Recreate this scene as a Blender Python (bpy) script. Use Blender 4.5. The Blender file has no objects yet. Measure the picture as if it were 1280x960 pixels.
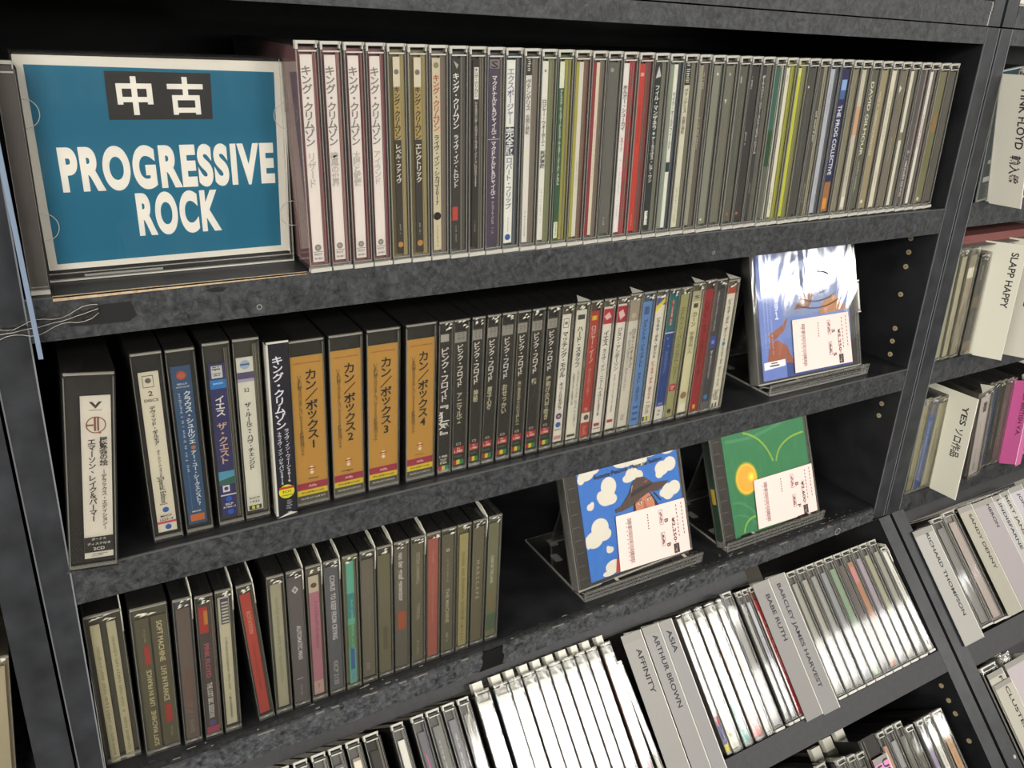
import bpy, math, random
from mathutils import Matrix, Vector
random.seed(7)
SC = bpy.context.scene
COL = SC.collection
# ------------------------------------------------------------------ camera, light, exposure
R = ((0.86419779, -0.50035709, 0.05296196), (-0.16231575, -0.37687214, -0.91193256), (0.47625181, 0.77949354, -0.40690791))
CAMLOC = (-0.13820274, -0.46221008, 0.14324022)
cd = bpy.data.cameras.new('camera'); cam = bpy.data.objects.new('camera', cd); COL.objects.link(cam)
cd.sensor_width = 36.0; cd.lens = 36.0 * 1027.27 / 1280.0; cd.clip_start = 0.01; cd.clip_end = 50
m = Matrix.Identity(4)
for i in range(3):
    m[i][0] = R[0][i]; m[i][1] = -R[1][i]; m[i][2] = -R[2][i]; m[i][3] = CAMLOC[i]
cam.matrix_world = m
SC.camera = cam
w = bpy.data.worlds.new('shop_air'); SC.world = w; w.use_nodes = True
w.node_tree.nodes['Background'].inputs[0].default_value = (1.0, 0.985, 0.955, 1)
w.node_tree.nodes['Background'].inputs[1].default_value = 0.62
SC.view_settings.view_transform = 'Standard'; SC.view_settings.look = 'None'
SC.view_settings.exposure = 0.95; SC.view_settings.gamma = 1.0; SC.view_settings.use_curve_mapping = False
SC.cycles.transparent_max_bounces = 24
SC.cycles.max_bounces = 8; SC.cycles.glossy_bounces = 4; SC.cycles.diffuse_bounces = 3

def tube_light(x0, x1, y0, y1, z, watts):
    l = bpy.data.lights.new('fluorescent_panel', 'AREA'); l.shape = 'RECTANGLE'
    l.size = x1 - x0; l.size_y = y1 - y0; l.energy = watts; l.color = (1.0, 0.978, 0.935)
    o = bpy.data.objects.new('fluorescent_panel', l); COL.objects.link(o)
    o.location = ((x0 + x1) / 2, (y0 + y1) / 2, z); return o
RAD = 14.0            # watts per square metre of panel
for (x0, x1, y0, y1) in ((1.05, 2.45, -2.75, -1.98), (2.6, 4.5, -2.95, -2.46), (4.6, 6.6, -4.9, -3.7),
                         (-2.2, -0.6, -2.9, -2.2), (-4.6, -2.6, -3.4, -2.2), (-3.0, -1.8, -1.5, -0.7), (-3.2, -0.8, -5.6, -4.2), (0.9, 3.4, -5.8, -4.4)):
    tube_light(x0, x1, y0, y1, 1.28, RAD * (x1 - x0) * (y1 - y0) * (1.9 if x0 == 2.6 else 3.2))

# ------------------------------------------------------------------ materials
def lin(h):
    if isinstance(h, str):
        h = h.lstrip('#'); c = [int(h[i:i + 2], 16) / 255 for i in (0, 2, 4)]
    else: c = h
    return tuple((v / 12.92 if v <= .04045 else ((v + .055) / 1.055) ** 2.4) for v in c)
MATS = {}
def mat(h, rough=.55, spec=.4):
    k = (h, rough)
    if k in MATS: return MATS[k]
    mt = bpy.data.materials.new('print_' + str(h).strip('#')); mt.use_nodes = True
    b = mt.node_tree.nodes['Principled BSDF']
    b.inputs['Base Color'].default_value = (*lin(h), 1); b.inputs['Roughness'].default_value = rough
    b.inputs['Specular IOR Level'].default_value = spec
    MATS[k] = mt; return mt
def nodes(name):
    mt = bpy.data.materials.new(name); mt.use_nodes = True; nt = mt.node_tree; return mt, nt, nt.nodes, nt.links
def laminate(nm='mottled_black_laminate', k=1.0):
    mt, nt, N, L = nodes(nm); b = N['Principled BSDF']
    tc = N.new('ShaderNodeTexCoord')
    n1 = N.new('ShaderNodeTexNoise'); n1.inputs['Scale'].default_value = 120; n1.inputs['Detail'].default_value = 8; n1.inputs['Roughness'].default_value = .65; n1.inputs['Distortion'].default_value = 1.2
    n2 = N.new('ShaderNodeTexNoise'); n2.inputs['Scale'].default_value = 260; n2.inputs['Detail'].default_value = 4
    v = N.new('ShaderNodeTexVoronoi'); v.feature = 'DISTANCE_TO_EDGE'; v.inputs['Scale'].default_value = 75
    vm = N.new('ShaderNodeMapping'); 
    n3 = N.new('ShaderNodeTexNoise'); n3.inputs['Scale'].default_value = 40; n3.inputs['Detail'].default_value = 3
    mx = N.new('ShaderNodeMixRGB'); mx.inputs[0].default_value = .05
    L.new(tc.outputs['Object'], n3.inputs['Vector']); L.new(tc.outputs['Object'], mx.inputs[1]); L.new(n3.outputs['Color'], mx.inputs[2]); L.new(mx.outputs[0], v.inputs['Vector'])
    for n in (n1, n2): L.new(tc.outputs['Object'], n.inputs['Vector'])
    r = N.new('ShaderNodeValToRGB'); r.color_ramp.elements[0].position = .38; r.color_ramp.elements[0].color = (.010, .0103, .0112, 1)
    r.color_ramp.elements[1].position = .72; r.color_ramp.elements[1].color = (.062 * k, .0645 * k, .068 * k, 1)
    add = N.new('ShaderNodeMath'); add.operation = 'MULTIPLY_ADD'; add.inputs[1].default_value = .35; 
    L.new(n2.outputs['Fac'], add.inputs[0]); 
    s = N.new('ShaderNodeMath'); s.operation = 'MULTIPLY'; s.inputs[1].default_value = .72; L.new(n1.outputs['Fac'], s.inputs[0]); L.new(s.outputs[0], add.inputs[2])
    L.new(add.outputs[0], r.inputs[0])
    vr = N.new('ShaderNodeValToRGB'); vr.color_ramp.elements[0].position = .0; vr.color_ramp.elements[0].color = (.35, .35, .35, 1); vr.color_ramp.elements[1].position = .035; vr.color_ramp.elements[1].color = (1, 1, 1, 1)
    L.new(v.outputs['Distance'], vr.inputs[0])
    mu = N.new('ShaderNodeMixRGB'); mu.blend_type = 'MULTIPLY'; mu.inputs[0].default_value = .8
    L.new(r.outputs[0], mu.inputs[1]); L.new(vr.outputs[0], mu.inputs[2]); L.new(mu.outputs[0], b.inputs['Base Color'])
    bp = N.new('ShaderNodeBump'); bp.inputs['Strength'].default_value = .25; bp.inputs['Distance'].default_value = .0006; L.new(n1.outputs['Fac'], bp.inputs['Height']); L.new(bp.outputs[0], b.inputs['Normal'])
    b.inputs['Roughness'].default_value = .5; b.inputs['Specular IOR Level'].default_value = .35
    return mt
def smooth(name, c0, c1, rough, scale=30):
    mt, nt, N, L = nodes(name); b = N['Principled BSDF']
    tc = N.new('ShaderNodeTexCoord'); n1 = N.new('ShaderNodeTexNoise'); n1.inputs['Scale'].default_value = scale; n1.inputs['Detail'].default_value = 6
    L.new(tc.outputs['Object'], n1.inputs['Vector'])
    r = N.new('ShaderNodeValToRGB'); r.color_ramp.elements[0].position = .3; r.color_ramp.elements[0].color = (*c0, 1); r.color_ramp.elements[1].position = .75; r.color_ramp.elements[1].color = (*c1, 1)
    L.new(n1.outputs['Fac'], r.inputs[0]); L.new(r.outputs[0], b.inputs['Base Color']); b.inputs['Roughness'].default_value = rough
    b.inputs['Specular IOR Level'].default_value = .35
    return mt
def clear(name, tint, refl, rough, bump, scale, haze=.008):
    mt, nt, N, L = nodes(name); N.remove(N['Principled BSDF'])
    tr = N.new('ShaderNodeBsdfTransparent'); tr.inputs[0].default_value = (*tint, 1)
    gl = N.new('ShaderNodeBsdfGlossy'); gl.inputs['Roughness'].default_value = rough; gl.inputs['Color'].default_value = (1, 1, 1, 1)
    fr = N.new('ShaderNodeFresnel'); fr.inputs['IOR'].default_value = 1.5
    mu = N.new('ShaderNodeMath'); mu.operation = 'MULTIPLY'; mu.inputs[1].default_value = refl; mu.use_clamp = True
    mx = N.new('ShaderNodeMixShader')
    tc = N.new('ShaderNodeTexCoord'); mp = N.new('ShaderNodeMapping'); mp.inputs['Scale'].default_value = (1, 1, .35)
    no = N.new('ShaderNodeTexNoise'); no.inputs['Scale'].default_value = scale; no.inputs['Detail'].default_value = 3; no.inputs['Distortion'].default_value = .6
    bp = N.new('ShaderNodeBump'); bp.inputs['Strength'].default_value = bump; bp.inputs['Distance'].default_value = .002
    L.new(tc.outputs['Object'], mp.inputs[0]); L.new(mp.outputs[0], no.inputs['Vector']); L.new(no.outputs['Fac'], bp.inputs['Height'])
    L.new(bp.outputs[0], gl.inputs['Normal']); L.new(bp.outputs[0], fr.inputs['Normal'])
    L.new(fr.outputs[0], mu.inputs[0]); L.new(mu.outputs[0], mx.inputs[0]); L.new(tr.outputs[0], mx.inputs[1]); L.new(gl.outputs[0], mx.inputs[2])
    df = N.new('ShaderNodeBsdfDiffuse'); df.inputs[0].default_value = (.8, .78, .72, 1)
    hz = N.new('ShaderNodeMixShader'); hz.inputs[0].default_value = haze; L.new(mx.outputs[0], hz.inputs[1]); L.new(df.outputs[0], hz.inputs[2])
    L.new(hz.outputs[0], N['Material Output'].inputs['Surface'])
    return mt
def milky(name, colr, alpha, rough=.15):
    mt, nt, N, L = nodes(name); b = N['Principled BSDF']
    b.inputs['Base Color'].default_value = (*colr, 1); b.inputs['Roughness'].default_value = rough; b.inputs['Alpha'].default_value = alpha
    b.inputs['Specular IOR Level'].default_value = .8
    return mt
def glow(name, ca, cb):   # soft round print: colour from centre to edge in object space
    mt, nt, N, L = nodes(name); b = N['Principled BSDF']
    tc = N.new('ShaderNodeTexCoord'); g = N.new('ShaderNodeTexGradient'); g.gradient_type = 'SPHERICAL'
    return mt
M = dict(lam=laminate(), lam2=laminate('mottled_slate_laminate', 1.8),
         black=smooth('smooth_black_board', (.008, .008, .009), (.018, .018, .019), .38),
         grey=smooth('smooth_charcoal_panel', (.020, .020, .021), (.028, .028, .0295), .5, 200),
         post=smooth('worn_charcoal_post', (.015, .016, .018), (.034, .036, .040), .42, 45),
         worn=smooth('bare_fibreboard_edge', (.30, .21, .12), (.5, .4, .27), .8, 400),
         chip=smooth('chipped_dark_edge', (.006, .006, .006), (.03, .03, .03), .55, 300),
         clear=clear('clear_polystyrene', (.97, .967, .957), 1.05, .06, .12, 30),
         vinyl=clear('clear_soft_vinyl', (.96, .955, .93), 1.05, .10, .45, 60, .012),
         acryl=clear('clear_acrylic', (.93, .93, .93), 1.0, .03, .0, 10, .012),
         wrap=clear('shrink_wrap_film', (.97, .97, .97), 1.25, .07, .9, 25, .006),
         edge=milky('lit_plastic_edge', (.62, .60, .53), .62), edge2=milky('lit_plastic_edge_dim', (.5, .49, .44), .32),  # pale tone paints the light that clear plastic edges catch
         flap=milky('cream_vinyl_flap', (.62, .60, .50), .75), frost=milky('cloudy_case_front', (.5, .49, .45), .25, .25),
         blue=milky('pale_blue_plastic', (.17, .22, .30), .92, .35))
def G(x):
    return M[x] if x in M else mat(x)

# ------------------------------------------------------------------ mesh helpers
class MB:
    def __init__(s): s.v = []; s.f = []; s.mi = []; s.mn = []
    def m(s, name):
        if name not in s.mn: s.mn.append(name)
        return s.mn.index(name)
    def add(s, vs, fs, name):
        k = len(s.v); s.v.extend(vs); i = s.m(name)
        for f in fs: s.f.append([a + k for a in f]); s.mi.append(i)
        return s
    def box(s, x0, x1, y0, y1, z0, z1, name):
        v = [(x0, y0, z0), (x1, y0, z0), (x1, y1, z0), (x0, y1, z0), (x0, y0, z1), (x1, y0, z1), (x1, y1, z1), (x0, y1, z1)]
        return s.add(v, [(0, 3, 2, 1), (4, 5, 6, 7), (0, 1, 5, 4), (1, 2, 6, 5), (2, 3, 7, 6), (3, 0, 4, 7)], name)
    def hexa(s, v, name):   # 8 corners ordered like box
        return s.add(list(v), [(0, 3, 2, 1), (4, 5, 6, 7), (0, 1, 5, 4), (1, 2, 6, 5), (2, 3, 7, 6), (3, 0, 4, 7)], name)
    def quad(s, x0, x1, z0, z1, y, name):
        return s.add([(x0, y, z0), (x1, y, z0), (x1, y, z1), (x0, y, z1)], [(0, 1, 2, 3)], name)
    def disc(s, cx, cz, r, y, name, n=18, rx=None, rot=0):
        rx = rx or r; vs = []
        for i in range(n):
            a = 2 * math.pi * i / n; px, pz = rx * math.cos(a), r * math.sin(a)
            vs.append((cx + px * math.cos(rot) - pz * math.sin(rot), y, cz + px * math.sin(rot) + pz * math.cos(rot)))
        return s.add(vs, [tuple(range(n))], name)
    def ring(s, cx, cz, r, t, y, name, n=20, rx=None):
        rx = rx or r; vs = []
        for i in range(n):
            a = 2 * math.pi * i / n
            vs.append((cx + rx * math.cos(a), y, cz + r * math.sin(a))); vs.append((cx + (rx - t) * math.cos(a), y, cz + (r - t) * math.sin(a)))
        return s.add(vs, [(2 * i, (2 * i + 2) % (2 * n), (2 * i + 3) % (2 * n), 2 * i + 1) for i in range(n)], name)
    def poly(s, pts, y, name):
        return s.add([(p[0], y, p[1]) for p in pts], [tuple(range(len(pts)))], name)
    def prism(s, pts, ax, a0, a1, name):  # pts 2D; ax 'x': pts are (y,z); ax 'y': pts are (x,z)
        n = len(pts)
        f3 = (lambda p, a: (a, p[0], p[1])) if ax == 'x' else (lambda p, a: (p[0], a, p[1]))
        vs = [f3(p, a0) for p in pts] + [f3(p, a1) for p in pts]
        fs = [tuple(range(n))[::-1], tuple(range(n, 2 * n))] + [(i, (i + 1) % n, n + (i + 1) % n, n + i) for i in range(n)]
        return s.add(vs, fs, name)
    def glyphs(s, key, fx, name):
        g = GLYPH.get(key)
        if not g: return s
        return s.add([fx(x, y) for x, y in g[0]], g[1], name)
    def build(s, name, parent=None, loc=None):
        me = bpy.data.meshes.new(name); me.from_pydata(s.v, [], s.f)
        for n in s.mn: me.materials.append(G(n))
        me.polygons.foreach_set('material_index', s.mi); me.update()
        o = bpy.data.objects.new(name, me); COL.objects.link(o)
        if parent: o.parent = parent
        if loc: o.location = loc
        return o
def tag(o, label=None, cat=None, group=None, kind=None):
    if label: o['label'] = label
    if cat: o['category'] = cat
    if group: o['group'] = group
    if kind: o['kind'] = kind
    return o
def empty(name, loc, rx=0, ry=0, rz=0):
    o = bpy.data.objects.new(name, None); COL.objects.link(o); o.empty_display_size = .01
    mm = Matrix.Translation(Vector(loc)) @ Matrix.Rotation(rx, 4, 'X') @ Matrix.Rotation(rz, 4, 'Z') @ Matrix.Rotation(ry, 4, 'Y')
    o.matrix_world = mm; return o

# ------------------------------------------------------------------ lettering
GLYPH = {}
def load_glyphs(keys):
    objs = []
    for (txt, bold) in keys:
        c = bpy.data.curves.new('lettering', 'FONT'); c.body = txt; c.size = 1.0; c.resolution_u = (8 if bold > .04 else 2 if len(txt) < 3 else 3); c.space_character = 1.17 if bold > .04 else 1.0
        c.offset = bold; c.fill_mode = 'FRONT'
        o = bpy.data.objects.new('lettering', c); COL.objects.link(o); objs.append((txt, bold, o, c))
    dg = bpy.context.evaluated_depsgraph_get(); dg.update()
    for txt, bold, o, c in objs:
        e = o.evaluated_get(dg); me = e.to_mesh()
        if me and len(me.vertices):
            vs = [(v.co.x, v.co.y) for v in me.vertices]; fs = [tuple(p.vertices) for p in me.polygons]
            xs = [v[0] for v in vs]; ys = [v[1] for v in vs]
            GLYPH[(txt, bold)] = (vs, fs, min(xs), max(xs), min(ys), max(ys))
        e.to_mesh_clear()
    for txt, bold, o, c in objs:
        bpy.data.objects.remove(o); bpy.data.curves.remove(c)
BV = .024; LV = .018
def keys_of(prints, out):
    for p in prints:
        if p[0] == 'v':
            for ch in p[1]:
                if ch != ' ': out.add((ch, BV))
        elif p[0] in ('r', 'u', 'h'): out.add((p[1], LV))
def draw(b, prints, x0, x1, z0, z1, y):
    """prints on a face at depth y between x0..x1, z0..z1"""
    W = x1 - x0; H = z1 - z0; cx = (x0 + x1) / 2
    Z = lambda t: z0 + t * H
    yy = y
    for p in prints:
        k = p[0]
        if k == 'b':      # band t0 t1 colour [xa xb]
            yy -= .00004; xa, xb = (p[4], p[5]) if len(p) > 4 else (0, 1)
            b.quad(x0 + xa * W, x0 + xb * W, Z(p[1]), Z(p[2]), yy, p[3])
        elif k == 'p':    # polygon colour pts
            yy -= .00004; b.poly([(x0 + q[0] * W, Z(q[1])) for q in p[2]], yy, p[1])
        elif k == 'c':    # disc t r(frac W) colour [xc]
            yy -= .00004; b.disc(x0 + (p[4] if len(p) > 4 else .5) * W, Z(p[1]), p[2] * W, yy, p[3])
        elif k == 'o':    # ring
            yy -= .00004; b.ring(x0 + .5 * W, Z(p[1]), p[2] * W, .0006, yy, p[3])
        elif k == 'v':    # vertical text: txt t_top t_bot colour [xc] [relative width]
            s = p[1]; n = len(s); pitch = (Z(p[2]) - Z(p[3])) / n; xc = x0 + (p[5] if len(p) > 5 else .5) * W
            sz = min(pitch * 1.3, W * 1.2 * (p[6] if len(p) > 6 else .8)); szz = min(pitch * 1.12, sz * 1.35)
            for i, ch in enumerate(s):
                g = GLYPH.get((ch, BV))
                if not g: continue
                gx, gy = (g[2] + g[3]) / 2, (g[4] + g[5]) / 2; zc = Z(p[2]) - (i + .5) * pitch
                if ch in 'ー－〜―｜（）()「」『』-/' and ch not in '|':
                    b.glyphs((ch, BV), (lambda x, y_, gx=gx, gy=gy, zc=zc: (xc + (y_ - gy) * sz, yy - .00008, zc - (x - gx) * szz)), p[4])
                else:
                    b.glyphs((ch, BV), (lambda x, y_, gx=gx, gy=gy, zc=zc: (xc + (x - gx) * sz, yy - .00008, zc + (y_ - gy) * szz)), p[4])
        elif k in 'ru':   # rotated line: txt t_a t_b colour [xc] [cap height frac W]
            g = GLYPH.get((p[1], LV)); 
            if not g: continue
            xc = x0 + (p[5] if len(p) > 5 else .5) * W; hh = (p[6] if len(p) > 6 else .5) * W
            La = Z(p[2]) - Z(p[3]); sx = La / (g[3] - g[2]); sy = hh / .73; gy = .36
            if k == 'r': b.glyphs((p[1], LV), (lambda x, y_: (xc + (y_ - gy) * sy, yy - .00008, Z(p[2]) - (x - g[2]) * sx)), p[4])
            else: b.glyphs((p[1], LV), (lambda x, y_: (xc - (y_ - gy) * sy, yy - .00008, Z(p[3]) + (x - g[2]) * sx)), p[4])
        elif k == 'h':    # horizontal: txt t_centre height(frac of W) colour [width frac]
            g = GLYPH.get((p[1], LV))
            if not g: continue
            wf = (p[5] if len(p) > 5 else .8) * W; sx = wf / (g[3] - g[2]); sy = p[3] * W / (g[5] - g[4]); gx, gy = (g[2] + g[3]) / 2, (g[4] + g[5]) / 2
            xc = x0 + (p[6] if len(p) > 6 else .5) * W
            b.glyphs((p[1], LV), (lambda x, y_: (xc + (x - gx) * sx, yy - .00008, Z(p[2]) + (y_ - gy) * sy)), p[4])
        elif k == 's':    # unreadably small print: t_top t_bot colour [xc] [width]
            rnd = random.Random(int(p[1] * 997 + W * 1e5)); z = Z(p[1]); ze = Z(p[2]); xc = x0 + (p[4] if len(p) > 4 else .5) * W; hw = (p[5] if len(p) > 5 else .25) * W / 2
            while z > ze:
                l = rnd.uniform(.0005, .0013)
                if rnd.random() < .85:
                    a = rnd.uniform(-.3, .3) * hw
                    b.quad(xc - hw * rnd.uniform(.5, 1), xc + hw * rnd.uniform(.3, 1), z - l * .55, z, yy - .00008, p[3])
                    if rnd.random() < .5: b.quad(xc + a, xc + a + hw * .35, z - l, z, yy - .0001, p[3])
                z -= l + rnd.uniform(.0002, .0005)
    return b

# ------------------------------------------------------------------ a disc case, spine to the front
WORDS = ['zeroth', 'first', 'second', 'third', 'fourth', 'fifth', 'sixth', 'seventh', 'eighth', 'ninth', 'tenth', 'eleventh', 'twelfth', 'thirteenth', 'fourteenth', 'fifteenth', 'sixteenth', 'seventeenth', 'eighteenth', 'nineteenth']
def nth(n):
    if n < 20: return WORDS[n]
    t = {2: 'twent', 3: 'thirt', 4: 'fort'}[n // 10]
    return t + 'ieth' if n % 10 == 0 else t + 'y-' + WORDS[n % 10]
def case(label, loc, w, H, sp, rx=0, lean=0, group=None, name='disc_case', cat='CD', D=.141):
    o = tag(empty(name, loc, rx, lean), label, cat, group)
    h = w / 2; X = lambda f: -h + f * w
    style = sp.get('style', 'jewel'); tray = sp.get('tray', '#2a2826')
    c0, c1 = sp.get('cw', (.14, .66)); t0, t1 = sp.get('ch', (.045, .945))
    # tray core
    jw = style == 'jewel'; e1 = .885 if jw else .93
    b = MB(); b.box(X(.05), X(e1), .004, D - .004, .0030, H - .0032, tray)
    if jw: b.box(X(.915), X(.99), .0006, D - .01, .0025, H - .0035, '#0c0b0a')  # black strip paints the shade in the gap beside each case
    b.box(X(.07), X(.45), .012, .030, H - .0032, H - .0026, '#3a3833')
    if sp.get('dot'):
        b.box(X(.52), X(.62), .020, .0222, H - .0032, H - .0022, '#d8d6cc')
        b.box(X(.66), X(.70), .004, D - .02, H - .0032, H - .0025, '#080808')
        b.box(X(.78), X(.81), .004, D - .02, H - .0032, H - .0025, '#5a584c')
    b.build('tray', o)
    if sp.get('strip'):
        s0, s1 = sp.get('sw', (c1, .865 if jw else .91)); st = MB()
        st.box(X(s0), X(s1), .0022, .0038, .0042, H - .0048, sp['strip']); 
        rr = random.Random(int(loc[0] * 1e5))
        for q in range(3):
            xa = X(s0 + (s1 - s0) * rr.uniform(.1, .8)); st.box(xa, xa + .0003, .0020, .0022, .0042, H - .0048, sp.get('strip2', '#8a8474'))
        draw(st, sp.get('sp', []), X(s0), X(s1), .0042, H - .0048, .0021)
        st.build('booklet', o)
    for (ca, cb, col, pr) in ([(c0, c1, sp.get('card', '#d8d2c4'), sp.get('pr', []))] + sp.get('more', [])):
        c = MB(); c.box(X(ca), X(cb), .0014, .0019, t0 * H, t1 * H, col)
        draw(c, pr, X(ca), X(cb), t0 * H, t1 * H, .0014)
        c.build('spine_card', o)
    # clear shell and its rims
    sh = MB(); sh.box(X(0), X(.905 if jw else .965), .0006, D, .0012, H - .0012, 'clear'); sh.build('shell', o)
    fr = MB(); cm = 'edge' if style != 'dim' else 'edge2'
    if style == 'jewel':
        fr.box(X(0), X(.93), -.0008, .004, 0, .0022, cm); fr.box(X(.03), X(.86), 0, .0016, .0036, .0041, 'edge2')
        fr.box(X(0), X(.90), -.0002, .004, H - .0016, H, cm); fr.box(X(.10), X(.84), .0003, .0014, H - .0055, H - .0047, cm)
        fr.box(X(-.02), X(.08), -.0004, .003, H - .0042, H - .0004, cm); fr.box(X(.80), X(.86), -.0002, .003, H - .0036, H, cm)
        fr.box(X(.88), X(.905), .0003, .0016, .003, H - .004, 'edge2'); fr.box(X(0), X(.03), .0003, .0016, .003, H - .004, 'edge2')
    else:
        fr.box(X(.02), X(.95), 0, .0012, .0016, .0034, 'edge2'); fr.box(X(.02), X(.95), 0, .0016, H - .0016, H - .0006, cm if style == 'thick' else 'edge')
        fr.box(X(.92), X(.94), 0, .0016, .003, H - .003, 'edge2'); fr.box(X(.01), X(.03), 0, .0016, .003, H - .003, 'edge2')
    fr.build('case_rim', o)
    if sp.get('sleeve'):
        s = MB(); s.box(X(0) - .0003, X(.97), -.0006, D + .001, .0004, H + .0006, 'vinyl')
        s.build('vinyl_sleeve', o)
        if sp['sleeve'] == 'crinkle':
            s = MB(); rr = random.Random(int(loc[0] * 1e4) + 5)
            for q in range(5):
                xa = X(rr.uniform(.1, .7)); za = H - rr.uniform(.002, .007)
                s.add([(xa, -.0008, za), (xa + w * .25, -.0009, za + .0012), (xa + w * .1, -.0008, za + .0018)], [(0, 1, 2)], 'flap')
            xa = X(.2); s.add([(xa, -.0008, .003), (xa + w * .3, -.0009, .0045), (xa + w * .5, -.0008, .0028)], [(0, 1, 2)], 'edge2')
            tag(s.build('crinkle', o), kind='stuff')
    if sp.get('flap') == 'leaf':
        f = MB(); xr = X(.93)
        f.prism([(0, H - .018), (-.001, H - .004), (0, H + .002), (.010, H + .0058), (.020, H + .0062), (.019, H + .003), (.006, H), (.002, H - .006), (.0016, H - .018)], 'x', xr, xr + .0007, 'flap')
        f.build('sleeve_flap', o)
    elif sp.get('flap') == 'corner':
        f = MB(); f.add([(X(.0), -.0005, H + .0008), (X(.96), -.0005, H + .0008), (X(.6), .012, H + .0016)], [(0, 1, 2)], 'flap')
        f.build('sleeve_flap', o)
    elif sp.get('flap') == 'tab':
        f = MB(); f.box(X(.25), X(.92), .009, .016, H - .001, H + .0062, 'flap')
        f.box(X(.25), X(.92), .009, .016, H + .0062, H + .0070, '#c8c4b4'); f.build('sleeve_flap', o)
    return o

# ------------------------------------------------------------------ what each row holds
KC = 'キング・クリムゾン'
def king(t): return dict(tray='#6a4a4a', card='#e6ddd6', cw=(.17, .66), strip='#6e4044', strip2='#a08a80', pr=[('b', .0, 1, '#f0e8e0', .8, .84), ('v', KC, .95, .58, '#827e79', .45, .78), ('v', t, .55, .38, '#b8b3ac', .45, .62), ('c', .075, .30, '#8a867e'), ('c', .075, .13, '#a8a49a'), ('b', .052, .055, '#777268', .06, .94), ('h', 'PCCY', .04, .20, '#5a5650', .7), ('h', '01421', .018, .20, '#5a5650', .7)])
def live(t): return dict(tray='#6e6448', card='#383430', cw=(.28, .62), strip='#857a58', strip2='#a89a6a', pr=[('b', .6, .86, '#b09a62'), ('b', .86, 1, '#d8cfb8'), ('c', .93, .34, '#77726a'), ('v', KC, .86, .60, '#3c3020', .5, .82), ('v', t, .58, .38, '#e8e0d0', .5, .82), ('s', .16, .10, '#b0a898'), ('c', .05, .42, '#c08a4a')])
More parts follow.
